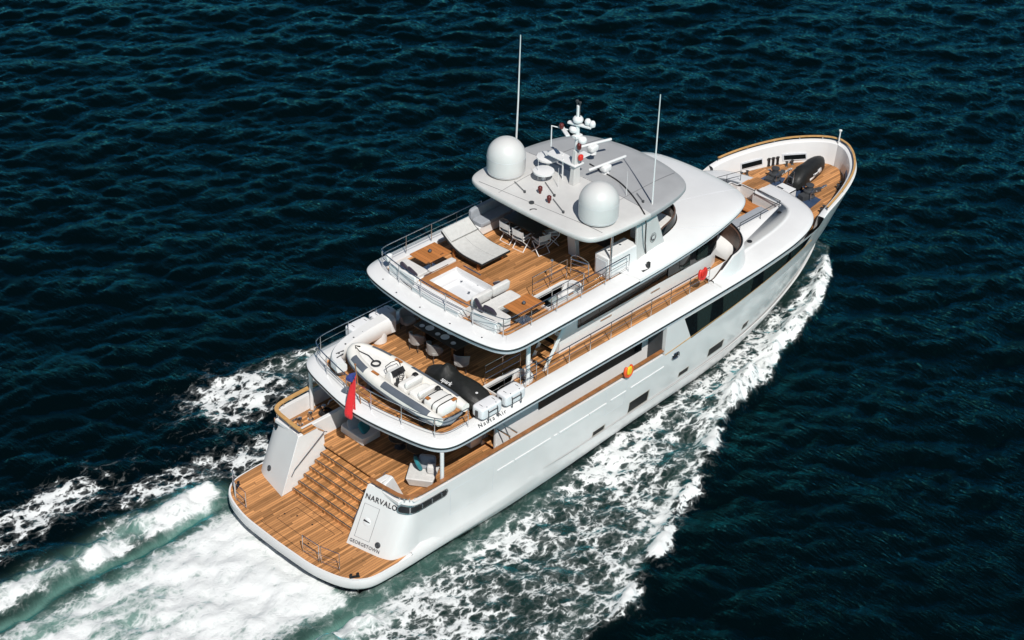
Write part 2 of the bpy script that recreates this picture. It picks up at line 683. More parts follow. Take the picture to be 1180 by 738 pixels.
def sub_path(loop, cond):
    """contiguous run of loop points meeting cond (loop may wrap)"""
    n = len(loop)
    ok = [cond(p) for p in loop]
    if all(ok):
        return list(loop)
    st = next(i for i in range(n) if ok[i] and not ok[i - 1])
    out = []
    i = st
    while ok[i % n] and len(out) < n:
        out.append(loop[i % n])
        i += 1
    return out

# ================================================================== THE YACHT
Y = thing("motor_yacht", "large white three-deck motor yacht with teak decks and two white satellite domes under way", "yacht")

# ---- hull form: half breadths (x, y) by level, port side positive
xs_stem = pchip([-0.8, 0, 0.9, 1.3, 2.3, 3.05, 4.4, 5.0], [29.9, 30.35, 30.85, 31.0, 31.4, 31.65, 32.05, 32.2])
LV = {
    -0.8: pchip([0.8, 3, 6, 10, 15, 20, 23.5, 26.5, 28.8, 29.9], [2.9, 3.05, 3.1, 3.0, 2.8, 2.45, 1.85, 1.05, 0.32, 0]),
    0.0: pchip([0.6, 3, 6, 10, 15, 20, 23.5, 26.5, 29, 30, 30.35], [3.2, 3.5, 3.6, 3.52, 3.2, 2.92, 2.32, 1.5, 0.58, 0.17, 0]),
    0.9: pchip([3, 6, 10, 15, 20, 23.5, 26.5, 29, 30.2, 30.85], [3.9, 3.86, 3.68, 3.48, 3.24, 2.72, 1.95, 1.0, 0.42, 0]),
    1.3: pchip([3, 6, 10, 15, 20, 23.5, 26.5, 29, 30.3, 31.0], [3.72, 3.72, 3.70, 3.55, 3.34, 2.86, 2.12, 1.2, 0.55, 0]),
    2.3: pchip([3, 6, 10, 15, 20, 23.5, 26.5, 29, 30.5, 31.1, 31.4], [3.74, 3.76, 3.76, 3.68, 3.52, 3.14, 2.48, 1.6, 0.85, 0.42, 0]),
    3.05: pchip([3, 6, 10, 15, 20, 23.5, 26.5, 29, 30.5, 31.3, 31.65], [3.75, 3.78, 3.78, 3.75, 3.63, 3.33, 2.77, 1.95, 1.2, 0.58, 0]),
}
y_top = pchip([16, 20, 22, 24, 26, 27, 28.4, 29.5, 30.6, 31.4, 31.85, 32.1, 32.2], [3.77, 3.73, 3.66, 3.52, 3.27, 3.1, 2.80, 2.46, 1.96, 1.36, 0.86, 0.42, 0])
z_top = pchip([16, 26.3, 27.1, 28, 30, 31.5, 32.2], [4.34, 4.36, 4.66, 4.76, 4.86, 4.93, 4.98])
ZL = sorted(LV)


def y_side(x, z):
    if z > 3.05:
        f = (z - 3.05) / (z_top(x) - 3.05)
        return LV[3.05](x) * (1 - f) + y_top(x) * f
    for a, b in zip(ZL[:-1], ZL[1:]):
        if a <= z <= b:
            f = (z - a) / (b - a)
            return LV[a](x) * (1 - f) + LV[b](x) * f
    return LV[-0.8](x)


def y_skin(x, z):
    """outer skin including the stepped band low down aft"""
    return max(y_side(x, z), 0.01)


tt = [1 - (1 - i / 46) ** 1.7 for i in range(47)]
plat_half = catmull([(0.0, 0), (0.02, 0.9), (0.06, 1.8), (0.22, 2.6), (0.42, 3.15), (0.72, 3.55), (1.15, 3.8), (1.9, 3.88), (3.0, 3.9)], 5)


def low_curve(z):
    ins = {-0.8: 0.85, 0.0: 0.5, 0.35: 0.20, 0.46: 0.05, 0.55: 0.0, 0.82: 0.0, 0.9: 0.035}[z]
    zl = z if z in LV else None
    pts = []
    po = plat_half
    n = len(po)
    for i in range(n):
        a, b = po[max(i - 1, 0)], po[min(i + 1, n - 1)]
        tx, ty = b[0] - a[0], b[1] - a[1]
        l = math.hypot(tx, ty)
        f = 1 if i < n - 6 else (n - 1 - i) / 6
        pts.append((po[i][0] + ty / l * ins, po[i][1] - tx / l * ins))
    xs = float(xs_stem(z))
    yend = pts[-1][1]
    for t in tt[1:]:
        x = 3.0 + t * (xs - 3.0)
        yy = float(y_side(x, z)) if z in LV else float(LV[0.0](x) + (LV[0.9](x) - LV[0.0](x)) * (1 - (1 - z / 0.9) ** 2.2))
        if t == tt[-1]:
            yy = 0.0
        w = max(0.0, 1 - (x - 3) / 5.0)
        yy = yy * (1 - w) + w * (yend - 0.006 * (x - 3))
        pts.append((x, yy))
    return [(x, y, z if z != 0.9 else 0.9) for x, y in pts]


def wing_curve(z):
    d = z - 0.905
    A = (1.74 + 0.46 * d, 1.78 + 0.05 * d)
    B = (2.02 + 0.46 * d, 3.12 + 0.02 * d)
    Cc = (2.28 + 0.46 * d, 3.60 + 0.02 * d)
    D = (2.75 + 0.33 * d, 3.73)
    E = (3.45 + 0.1 * d, float(y_side(3.45, max(z, 1.3))))
    c = [(A[0] + (B[0] - A[0]) * i / 6, A[1] + (B[1] - A[1]) * i / 6) for i in range(6)]
    c += catmull([B, ((B[0] + Cc[0]) / 2 - 0.03, (B[1] + Cc[1]) / 2 + 0.02), Cc, D, E], 5)
    xs = float(xs_stem(z))
    for t in tt[1:]:
        x = E[0] + t * (xs - E[0])
        yy = 0.0 if t == tt[-1] else float(y_side(x, z))
        c.append((x, yy))
    return [(x, y, z) for x, y in c]


def mirror_rows(b, rows, mi=0):
    b.grid(rows, mi=mi)
    b.grid([[(x, -y, z) for x, y, z in r] for r in rows], mi=mi, flip=True)


hb = MB()
mirror_rows(hb, [low_curve(z) for z in (-0.8, 0.0, 0.35, 0.46, 0.55, 0.82, 0.9)])
top_low = low_curve(0.9)[len(plat_half) - 1:]
band_hi = []
for (x, y, z) in top_low:
    sl = 1.34 - 0.35 * min(1, max(0, (x - 3) / 8.0))
    sl = 0.93 + (sl - 0.93) * min(1, max(0, (x - 2.95) / 1.1))
    xx = min(x, float(xs_stem(1.3)))
    band_hi.append((x + 0.0, max(0.0, float(y_side(xx, 1.3)) - 0.0) if x < float(xs_stem(0.9)) - 1e-3 else 0.0, sl))
mirror_rows(hb, [top_low, [(x, y * 0.5 + y2 * 0.5, 0.5 * z + 0.5 * z2 + 0.03) for (x, y, z), (_, y2, z2) in zip(top_low, band_hi)], band_hi])
hull = hb.build("hull", 'hull', Y, angle=30)

tb = MB()
mirror_rows(tb, [wing_curve(z) for z in (0.91, 1.3, 1.8, 2.3, 2.7, 2.98, 3.05)])
nU = 40
xsu = [16.25 + (1 - (1 - i / nU) ** 1.6) for i in range(1)]
up_rows = []
for k in range(7):
    f = k / 6
    row = []
    for i in range(nU + 1):
        t = 1 - (1 - i / nU) ** 1.7
        xe = float(xs_stem(3.05)) * (1 - f) + 32.2 * f
        x = 16.25 + t * (xe - 16.25)
        zt = float(z_top(16.25 + t * (32.2 - 16.25)))
        ya = float(LV[3.05](16.25 + t * (float(xs_stem(3.05)) - 16.25)))
        yb = float(y_top(16.25 + t * (32.2 - 16.25)))
        row.append((x, 0.0 if i == nU else ya * (1 - f) + yb * f, 3.05 + (zt - 3.05) * f))
    up_rows.append(row)
mirror_rows(tb, up_rows)
for sg in (1, -1):                                            # end wall closing the side-deck opening
    tb.hexa([(16.25, sg * 2.9, 2.2), (16.25, sg * 3.74, 3.05), (16.29, sg * 3.74, 3.05), (16.29, sg * 2.9, 2.2)],
            [(16.25, sg * 2.9, 4.3), (16.25, sg * 3.77, 4.33), (16.29, sg * 3.77, 4.33), (16.29, sg * 2.9, 4.3)])
topsides = tb.build("topsides", 'hull', Y, angle=30)

for sg in (1, -1):
    MB().hexa([(16.2, sg * 2.93, 2.2), (16.2, sg * 3.6, 2.2), (16.245, sg * 3.6, 2.2), (16.245, sg * 2.93, 2.2)], [(16.2, sg * 2.93, 4.2), (16.2, sg * 3.6, 4.2), (16.245, sg * 3.6, 4.2), (16.245, sg * 2.93, 4.2)]).build("side_end_panel", 'darkgrey', Y, smooth=False)  # dark grey panel laid over the end wall of the side deck

# bulwark at the bow: cap and inner face
edge = [(x, y, z) for x, y, z in up_rows[-1] if x > 26.6]
edge[-1] = (32.2, 0, edge[-1][2])
e2 = [(x, y) for x, y, z in edge] + [(x, -y) for x, y, z in reversed(edge[:-1])]
ez = [z for x, y, z in edge] + [z for x, y, z in reversed(edge[:-1])]
in1 = offset(e2, 0.24, closed=False)
in2 = offset(e2, 0.30, closed=False)
in3 = offset(e2, 0.44, closed=False)


def fixb(lst):
    return [(x, y) for x, y in lst]


bb = MB()
bb.grid([[(x, y, z) for (x, y), z in zip(e2, ez)],
         [(x, y, z + 0.035) for (x, y), z in zip(offset(e2, 0.03, closed=False), ez)],
         [(x, y, z + 0.04) for (x, y), z in zip(in1, ez)],
         [(x, y, z) for (x, y), z in zip(in2, ez)],
         [(x, y, 3.9) for (x, y) in in3]])
bb.build("bow_bulwark", 'white', Y, angle=40)

# ---- platform
def ins_half(pts, d):
    n = len(pts)
    o = []
    for i in range(n):
        a, b = pts[max(i - 1, 0)], pts[min(i + 1, n - 1)]
        tx, ty = b[0] - a[0], b[1] - a[1]
        l = math.hypot(tx, ty)
        o.append((pts[i][0] + ty / l * d, pts[i][1] - tx / l * d))
    return o


ph = ins_half(plat_half, 0.085)
ph = [p for p in ph if p[0] < 2.4] + [(2.6, 3.77), (2.86, 3.72)]
pl = mirror_loop([(x, y) for x, y in ph]) 
plo = [(4.2, 0)]
port = ph
outer = port + [(3.2, 3.6), (4.2, 1.5)] + [(4.2, -1.5), (3.2, -3.6)] + [(x, -y) for x, y in reversed(port) if y > 1e-6]
b = MB().slab(outer, [], P - 0.03, P)
b.build("swim_platform_deck", 'teak', Y)
b = MB().slab(mirror_loop(ins_half(plat_half, 0.02)[:-1] + [(3.6, 3.7), (4.2, 0)]), [], P - 0.12, P - 0.014)
b.build("platform_margin", 'white', Y)
# hatch seams let into the platform
b = MB()
fr = 0.012
for x0, x1, y0, y1 in ((0.85, 1.75, -1.15, 0.95), (0.35, 2.02, -1.3, 1.25)):
    for (cx, cy, sx, sy) in ((x0, (y0 + y1) / 2, fr, y1 - y0), (x1, (y0 + y1) / 2, fr, y1 - y0), ((x0 + x1) / 2, y0, x1 - x0 + fr, fr), ((x0 + x1) / 2, y1, x1 - x0 + fr, fr)):
        b.box(cx, cy, P + 0.004, sx, sy, 0.006)
b.build("platform_hatch_seam", 'black', Y, smooth=False)
b = MB()
for yy in (1.35, -1.4):
    b.box(1.19, yy, P + 0.003, 1.68, 0.1, 0.012)
b.box(2.08, 0, P + 0.003, 0.1, 2.9, 0.012)
b.build_each("platform_margin_plank", 'teak', Y, smooth=False)
b = MB()
for x, y in ((1.45, .55), (1.2, .95), (1.52, -.2), (0.75, -.9)):
    b.lathe([(0.035, 0), (0.035, 0.012)], (x, y, P), 10)
b.build_each("deck_fitting", 'black', Y)

# boarding rails on the platform edge (thin frames with a netted panel)
for y0, x0, y1, x1 in ((3.40, 0.83, 2.82, 0.46), (2.72, 0.42, 2.06, 0.36), (-1.16, 0.30, -1.98, 0.34), (-2.06, 0.36, -2.80, 0.56)):
    b = MB()
    b.tube([(x0, y0, P), (x0, y0, P + .80), (x1, y1, P + .80), (x1, y1, P)], 0.016, 6)
    for z in (0.12, 0.42):
        b.tube([(x0, y0, P + z), (x1, y1, P + z)], 0.009, 5)
    b.tube([(x0, y0, P + .12), (x1, y1, P + .42)], 0.006, 5)
    b.build("boarding_rail", 'steel', Y)
for (x, y, a) in ((0.95, 3.35, 0.5), (0.75, -3.35, -0.5)):
    b = MB()
    for s in (-0.12, 0.12):
        b.lathe([(0.05, 0), (0.035, 0.03), (0.03, 0.1), (0.055, 0.12), (0.05, 0.14)], (x + s * math.cos(a), y + s * math.sin(a), P), 10)
    b.box(x, y, P + 0.01, 0.36, 0.12, 0.02, a)
    b.build_each("mooring_cleat", 'black', Y)

# ---- stairs from platform to main deck
nst = 6
rise = (M - P) / 7
b = MB()
for i in range(nst):
    x0 = 2.22 + i * 0.272
    zt = P + rise * (i + 1)
    b.box((x0 + 4.2) / 2, 0, (P + zt - 0.03) / 2 - 0.0, 4.2 - x0 - 0.03, 3.5, zt - 0.03 - P)
b.build_each("stair_riser", 'teak', Y, smooth=False)
for i in range(nst):
    x0 = 2.22 + i * 0.272
    zt = P + rise * (i + 1)
    b = MB().box(x0 + 0.15, 0, zt - 0.013, 0.34, 3.46, 0.034)
    b.build("stair_tread", 'teak_y', Y, smooth=False, bevel=0.008)
b = MB()
for i in range(nst):
    x0 = 2.22 + i * 0.272
    zt = P + rise * (i + 1)
    b.box(x0 + 0.02, 0, zt + 0.004, 0.05, 3.44, 0.012)
b.build_each("stair_nosing", 'darkgrey', Y, smooth=False)
for sg in (1, -1):
    b = MB()
    b.tube([(2.2, sg * 1.70, P + .75), (2.35, sg * 1.69, P + .98), (3.75, sg * 1.65, M + .72), (3.86, sg * 1.65, M + .66)], 0.018, 7)
    b.build("stair_handrail", 'steel', Y)

# ---- wings either side of the stairs: inner walls, teak tops, mooring wells
for sg in (1, -1):
    b = MB()
    prof_b = [(1.74, 0.905), (2.725, 3.05), (3.55, 3.05), (3.9, 2.72), (3.9, M - .1), (4.2, 1.0)]
    lo = [(x + .004, sg * (1.78 + 0.05 * (z - .905)), z) for x, z in prof_b]
    hi = [(x + .10, sg * 2.12, z) for x, z in prof_b]
    if sg < 0:
        lo[3] = (3.75, lo[3][1], 2.5)
        hi[3] = (3.75, hi[3][1], 2.5)
    b.hexa(lo, hi)
    # aft top strip and parapet
    b.box(3.0, sg * 2.7, 2.94, 0.34, 1.3, 0.16)
    if sg > 0:
        b.box(4.9, sg * 2.32, 2.54, 3.6, 0.16, 0.78)
    else:
        b.hexa([(3.1, -2.2, 2.1), (4.0, -2.2, 2.1), (4.0, -2.34, 2.1), (3.1, -2.34, 2.1)], [(3.1, -2.2, 3.05), (3.5, -2.2, 3.2), (3.5, -2.34, 3.2), (3.1, -2.34, 3.05)])
    b.build("quarter_wing", 'white', Y, angle=30, bevel=0.025)
b = MB().box(3.25, 1.99, 3.058, 0.62, 0.3, 0.02).box(3.75, 1.97, 2.865, 0.36, 0.3, 0.02, ry=R(43))
b.build_each("wing_tread", 'teak', Y, smooth=False)
b = MB().slab([(3.15, 2.42), (3.15, 3.66), (6.6, 3.68), (6.6, 2.42)], [], 2.38, 2.44)
b.build("mooring_deck", 'teak', Y, smooth=False)
b = MB()
for x, y in ((3.75, 3.05), (4.25, 3.05), (4.9, 3.05)):
    b.lathe([(0.12, 0), (0.12, 0.03), (0.07, 0.05), (0.06, 0.24), (0.09, 0.27), (0.085, 0.32), (0.02, 0.34)], (x, y, 2.44), 14)
for x in (3.5, 4.6, 5.3):
    b.tube([(x, 3.3, 2.46), (x + .1, 3.3, 2.58), (x + .32, 3.3, 2.58), (x + .42, 3.3, 2.46)], 0.03, 7)
b.build_each("mooring_bollard", 'steel', Y)
b = MB()
b.tube([(4.9 + .28 * math.cos(a) * (1 - a * .02), 2.95 + .24 * math.sin(a) * (1 - a * .02), 2.47 + a * .006) for a in [i * .4 for i in range(60)]], 0.028, 6)
b.build("rope_coil", 'black', Y)
# starboard mooring gear
b = MB()
for x in (4.25, 4.75):
    b.tube([(x, -3.35, M + .01), (x + .08, -3.35, M + .13), (x + .3, -3.35, M + .13), (x + .38, -3.35, M + .01)], 0.03, 7)
    b.lathe([(0.07, 0), (0.05, 0.03), (0.045, 0.12), (0.07, 0.15)], (x - .15, -3.3, M), 10)
b.build_each("mooring_cleat", 'darkgrey', Y)

# ---- main deck
mo = [(3.83, 1.75), (3.9, 3.5), (16.2, 3.55), (16.2, -3.55), (3.9, -3.5), (3.83, -1.75)]
MB().slab(mo, [], M - 0.05, M).build("main_deck", 'teak', Y, smooth=False)
b = MB()
for sg in (1, -1):
    yy = 3.74
    rows = []
    xsb = [3.2 + i * (16.2 - 3.2) / 30 for i in range(31)]
    rows = [[(x, sg * (float(y_side(x, 3.05)) - 0.0), 3.05) for x in xsb], [(x, sg * (float(y_side(x, 3.05)) - 0.16), 3.05) for x in xsb], [(x, sg * (float(y_side(x, 3.05)) - 0.18), M) for x in xsb]]
    b.grid(rows)
b.build_each("main_bulwark", 'white', Y, angle=30)


def cap_path(z):
    half = [(2.82, 1.85), (2.86, 2.5), (2.92, 3.15)] + catmull([(2.92, 3.15), (3.02, 3.45), (3.25, 3.62), (3.6, 3.68)], 5)[1:]
    half += [(x, float(y_side(x, 3.05)) - 0.07) for x in np.arange(4.2, 16.3, 0.6)]
    return [(x, y, z) for x, y in half]


for sg, mt in ((1, 'goldrail'), (-1, 'caprail')):
    pts = [(x, sg * y, z) for x, y, z in cap_path(3.21)]
    rows = []
    p2 = [(x, y) for x, y, z in pts]
    a_, c_ = offset(p2, 0.075, False), offset(p2, -0.075, False)
    z0, z1 = (3.19, 3.245) if sg < 0 else (3.27, 3.325)
    b = MB()
    b.grid([[(x, y, z0) for x, y in a_], [(x, y, z1) for x, y in a_], [(x, y, z1) for x, y in c_], [(x, y, z0) for x, y in c_]], cu=True)
    cr = b.build("cap_rail", mt, Y, angle=40)
    b = MB()
    for i in range(1, len(pts), 3):
        x, y, z = pts[i]
        b.tube([(x, y, 3.0), (x, y, z0 + .01)], 0.022, 7)
    b.build_each("rail_post", 'steel', cr)

# ---- deck edges (upper deck and sun deck) swept round the outline
U_half = catmull([(3.80, 0), (3.84, .6), (3.93, 1.3), (4.06, 2.0), (4.2, 2.7), (4.38, 3.25), (4.62, 3.6), (4.95, 3.79), (5.5, 3.87), (8, 3.87), (12, 3.86), (16, 3.85), (19, 3.82), (21.7, 3.75), (24, 3.58), (25.2, 3.38), (26.0, 3.13), (26.6, 2.8), (27.0, 2.4), (27.25, 1.9), (27.45, 1.2), (27.55, .5), (27.57, 0)], 5)
U_loop = mirror_loop(U_half)[:-1] if False else mirror_loop(U_half)
S_half = catmull([(7.05, 0), (7.08, .7), (7.12, 1.3), (7.2, 2.1), (7.3, 2.75), (7.45, 3.3), (7.68, 3.65), (8.0, 3.82), (8.5, 3.88), (12, 3.87), (15, 3.82), (17.3, 3.70), (19, 3.52), (20.5, 3.25), (21.4, 2.98), (21.95, 2.65), (22.25, 2.2), (22.42, 1.5), (22.5, .7), (22.52, 0)], 5)
S_loop = mirror_loop(S_half)


def edge_sweep(loop, prof, closed=True):
    return [[(x, y, z) for x, y in offset(loop, d)] for d, z in prof]


def rim(name, loop, z):
    prof = [(0.55, z - 0.30), (0.2, z - 0.30), (0.07, z - 0.24), (0.03, z - 0.085)]
    b = MB()
    b.grid(edge_sweep(loop, prof), cv=True)
    lo = b.build(name + "_fascia", 'under', Y, angle=35)
    b = MB()
    b.grid(edge_sweep(loop, [(0.035, z - 0.09), (0.0, z - 0.085), (0.0, z - 0.05), (0.03, z - 0.045)]), cv=True)
    b.build("rubbing_strake", 'black', lo, angle=35)
    return lo


rim("upper_deck", U_loop, U)
rim("sun_deck", S_loop, S)


def partial(loop, d, cond):
    return offset(sub_path(loop, cond), d, False)


# white deck edge, upper deck: broad sloping coaming aft of x = 20.9, then the foredeck coachroof
ua = sub_path(U_loop, lambda p: p[0] < 20.9)
b = MB()
b.grid([[(x, y, z) for x, y in offset(ua, d, False)] for d, z in ((0.03, U - 0.05), (0.012, U - 0.01), (0.06, U + 0.045), (0.3, U + 0.10), (0.62, U + 0.135), (0.68, U + 0.12), (0.70, U - 0.05))])
b.build("upper_deck_coaming", 'white', Y, angle=40)
sa = sub_path(S_loop, lambda p: p[0] < 15.1)
b = MB()
b.grid([[(x, y, z) for x, y in offset(sa, d, False)] for d, z in ((0.03, S - 0.05), (0.012, S - 0.01), (0.06, S + 0.045), (0.3, S + 0.09), (0.66, S + 0.12), (0.72, S + 0.105), (0.74, S - 0.05))])
b.build("sun_deck_coaming", 'white', Y, angle=40)

# teak decks with stair openings
def rhole(x0, x1, y0, y1, rad=0.0):
    """rectangular opening, rounded at its forward end"""
    if not rad:
        return [(x0, y0), (x1, y0), (x1, y1), (x0, y1)]
    cy, ry = (y0 + y1) / 2, (y1 - y0) / 2
    return [(x0, y0)] + [(x1 + ry * math.sin(a), cy - ry * math.cos(a)) for a in [math.pi * i / 12 for i in range(13)]] + [(x0, y1)]


HU = rhole(8.15, 9.55, -2.92, -2.12, 1)
HS = rhole(10.55, 12.1, -2.86, -2.06, 1)
u_in = [p for p in offset(U_loop, 0.69) if p[0] < 21.4]
u_port = sorted([p for p in u_in if p[1] > 0], key=lambda p: 0)
u_out = offset(sub_path(U_loop, lambda p: p[0] < 23), 0.69, False)
MB().slab(u_out, [HU], U - 0.04, U).build("upper_deck_teak", 'teak', Y, smooth=False)
s_out = offset(sub_path(S_loop, lambda p: p[0] < 20), 0.73, False)
MB().slab(s_out, [HS, rhole(8.45, 9.7, -.9, 1.0)], S - 0.04, S).build("sun_deck_teak", 'teak', Y, smooth=False)
# structural slabs (the ceilings below)
MB().slab(offset(sub_path(U_loop, lambda p: p[0] < 22.6), 0.3, False), [HU], U - 0.29, U - 0.06).build("upper_deck_ceiling", 'white', Y, smooth=False)
MB().slab(offset(sub_path(S_loop, lambda p: p[0] < 22.4), 0.3, False), [HS], S - 0.29, S - 0.06).build("sun_deck_ceiling", 'white', Y, smooth=False)


def stair_well(Hh, z1, z0, x_foot, x_head, yc):
    b = MB()
    lip = offset(Hh[::-1], -0.09)
    inn = Hh[::-1]
    b.grid([[(x, y, z1 - 0.3) for x, y in inn], [(x, y, z1 + 0.10) for x, y in inn], [(x, y, z1 + 0.10) for x, y in lip], [(x, y, z1 + 0.003) for x, y in lip]], cv=True)
    st = b.build("stair_opening", 'white', Y, angle=40)
    n = 9
    for i in range(n):
        t = (i + 0.5) / n
        x = x_foot + (x_head - x_foot) * t
        z = z0 + (z1 - z0) * (i + 1) / (n + 1)
        MB().box(x, yc, z, 0.24, 0.66, 0.035).build("stair_tread", 'teak_y', st, smooth=False, bevel=0.006)
    b = MB()
    for s in (-0.35, 0.35):
        b.box((x_foot + x_head) / 2, yc + s, (z0 + z1) / 2, math.hypot(x_head - x_foot, z1 - z0), 0.03, 0.16, ry=-math.atan2(z1 - z0, x_head - x_foot))
    b.build("stair_stringer", 'white', st, smooth=False)
    return st


stair_well(HU, U, M, 8.0, 9.75, -2.52)
stair_well(HS, S, U, 10.5, 12.3, -2.46)
for (Hh, z1) in ((HU, U), (HS, S)):
    x0 = Hh[0][0]
    y0, y1 = Hh[0][1], Hh[-1][1]
    rail([(x0 + .1, y1 + 0.1, z1), (x0 + 1.9, y1 + 0.1, z1)], 0.9, Y, post=0.95, mids=2, r=0.017, rm=0.012)
    rail([(x0 + .05, y0 - 0.12, z1), (x0 + 1.7, y0 - 0.12, z1)], 0.88, Y, post=0.85, mids=2, r=0.016, rm=0.011)
    xe = Hh[7][0]
    if z1 == S:
        pass
# arched gate over the head of the sun-deck stairs
b = MB()
for q, dx in ((0, 0), (1, 0)):
    pass
ax, ay = 12.72, -1.9
arch = [(ax, ay, S)] + [(ax, ay, S + .85)] + [(ax + .03 * i, ay - .7 * (1 - math.cos(math.pi / 2 * i / 6)) , S + .85 + .12 * math.sin(math.pi * i / 6)) for i in range(1, 7)] + [(ax + .2, ay - .72, S)]
b.tube(arch, 0.02, 7)
for z in (.35, .6):
    b.tube([(ax, ay, S + z), (ax + .18, ay - .7, S + z)], 0.012, 5)
b.tube([(ax, ay, S + .78), (ax + .17, ay - .68, S + .78)], 0.03, 6)
b.build("stair_gate", 'steel', Y)
# lamp-post like grab pole by the stairs
b = MB().tube([(11.9, -1.72, S), (11.9, -1.72, S + .95)], 0.016, 7)
b.lathe([(0.01, 0), (.05, .02), (.06, .06), (.04, .1), (.01, .11)], (11.9, -1.72, S + .93), 10)
b.build("grab_pole", 'steel', Y)

# guard rails
ur = offset(U_loop, 0.42)
stern = [p for p in offset(sub_path(U_loop, lambda p: p[0] < 6.3 or (p[1] > 0 and p[0] < 19.5)), 0.40, False)]
ys = [p for p in stern]
# order: starboard -> stern -> port
rail([(x, y, U + .08) for x, y in stern], 0.86, Y, post=1.35, mids=2)
sb = [(x, -3.2 + 0.0 * x, U + .09) for x in np.arange(9.15, 18.3, 0.57)] + [(18.6, -3.2, U + .09), (19.3, -3.22, U + .09)]
rail(sb, 0.8, Y, post=1.14, mids=1, topmat=None)
sr = offset(sub_path(S_loop, lambda p: (p[0] < 14.9 and p[1] < 0) or (p[1] >= 0 and p[0] < 13.6)), 0.58, False)
rail([(x, y, S + .08) for x, y in sr], 0.80, Y, post=1.25, mids=2)

# posts carrying the decks
for sg in (1, -1):
    MB().tube([(4.72, sg * 3.52, M), (4.72, sg * 3.52, U - .28)], 0.075, 12).build("deck_post", 'white', Y)
    MB().tube([(9.5, sg * 2.95, U), (9.5, sg * 2.95, S - .28)], 0.085, 12).build("deck_post", 'white', Y)
    MB().tube([(13.6, sg * 3.05, S), (13.6, sg * 3.05, 9.4)], 0.045, 10).build("deck_post", 'steel', Y)

# ---- patches that lie on the hull skin (windows, ports)
def skin_patch(name, mat, corners, off, parent, nx=10, nz=3, sides=(1, -1), rim=0.012, fn=None):
    """corners = (x,z) bottom-aft, bottom-fwd, top-fwd, top-aft"""
    fn = fn or (lambda x, z: float(y_side(x, z)))
    (xa, za), (xb, zb), (xc, zc), (xd, zd) = corners
    out = []
    for sg in sides:
        b = MB()
        rows, back = [], []
        for i in range(nx + 1):
            t = i / nx
            r_, k_ = [], []
            for j in range(nz + 1):
                f = j / nz
                x = (xa + (xb - xa) * t) * (1 - f) + (xd + (xc - xd) * t) * f
                z = (za + (zb - za) * t) * (1 - f) + (zd + (zc - zd) * t) * f
                y = fn(x, z)
                sl = (fn(x + .05, z) - fn(x - .05, z)) / .1
                nl = math.hypot(sl, 1)
                r_.append((x - sl / nl * off, sg * (y + off / nl), z))
                k_.append((x, sg * (y - .03), z))
            rows.append(r_)
            back.append(k_)
        b.grid(rows)
        loop = [rows[i][0] for i in range(nx + 1)] + [rows[nx][j] for j in range(1, nz + 1)] + [rows[i][nz] for i in range(nx - 1, -1, -1)] + [rows[0][j] for j in range(nz - 1, 0, -1)]
        lb = [back[i][0] for i in range(nx + 1)] + [back[nx][j] for j in range(1, nz + 1)] + [back[i][nz] for i in range(nx - 1, -1, -1)] + [back[0][j] for j in range(nz - 1, 0, -1)]
        b.grid([loop, lb], cv=True)
        out.append(b.build(name, mat, parent, angle=40))
    return out


wl = skin_patch("hull_window", 'glass', ((17.85, 3.06), (25.6, 3.78), (25.9, 4.22), (17.3, 4.22)), 0.012, Y, nx=24)
for wo in range(2):
    sg = 1 if wo == 0 else -1
    for x0, x1 in ((18.15, 18.95), (19.75, 21.6), (22.4, 24.1), (24.4, 25.2)):
        zb = lambda x: 3.06 + (x - 17.85) * (0.72 / 7.75) + 0.09
        skin_patch("window_pane", 'pane', ((x0 + .06, zb(x0)), (x1, zb(x1)), (x1, 4.2), (x0 - .1, 4.2)), 0.019, wl[wo], sides=(sg,))
skin_patch("sheer_line", 'goldrail', ((16.3, 2.975), (26.2, 3.77), (26.2, 3.81), (16.3, 3.015)), 0.014, Y, nx=30, nz=1)
for (x0, x1, z0, z1) in ((14.5, 15.72, 1.0, 1.57), (19.42, 20.46, 1.22, 1.66), (12.43, 13.15, 0.98, 1.24), (17.55, 18.2, 1.18, 1.45), (21.85, 22.3, 1.3, 1.62)):
    fr_ = skin_patch("porthole", 'portframe', ((x0, z0), (x1, z0 + .02), (x1, z1 + .02), (x0, z1)), 0.006, Y, nx=3, nz=2)
    for k, fo in enumerate(fr_):
        skin_patch("glass_pane", 'portglass', ((x0 + .02, z0 + .06), (x1 - .07, z0 + .07), (x1 - .07, z1 - .0), (x0 + .02, z1 - .015)), 0.012, fo, nx=3, nz=2, sides=((1, -1)[k],))
# fender strakes, their white standing in for skylight glint, and hawse on the topsides
for x0, x1 in ((7.2, 8.02), (8.1, 9.95), (10.12, 10.3), (10.42, 12.0), (12.05, 13.0), (13.25, 14.12), (14.4, 16.35)):
    for o_ in skin_patch("fender_strake", 'white', ((x0, 2.24 + .012 * (x0 - 7)), (x1, 2.24 + .012 * (x1 - 7)), (x1, 2.305 + .012 * (x1 - 7)), (x0, 2.305 + .012 * (x0 - 7))), 0.03, Y, nx=4, nz=1):
        pass
for sg in (1, -1):
    b = MB()
    x, z = 17.0, 2.62
    y = float(y_side(x, z))
    ring = [(x + .2 * math.copysign(abs(math.cos(a)) ** .6, math.cos(a)), sg * (y + .015), z + .12 * math.copysign(abs(math.sin(a)) ** .6, math.sin(a))) for a in [2 * math.pi * i / 18 for i in range(18)]]
    b.tube(ring, 0.035, 7, closed=True)
    hw = b.build("hawse", 'steel', Y)
    b = MB().add([(px * .999, py - sg * .006, pz) for px, py, pz in ring], [tuple(range(18))])
    b.build("hawse_opening", 'black', hw, smooth=False)
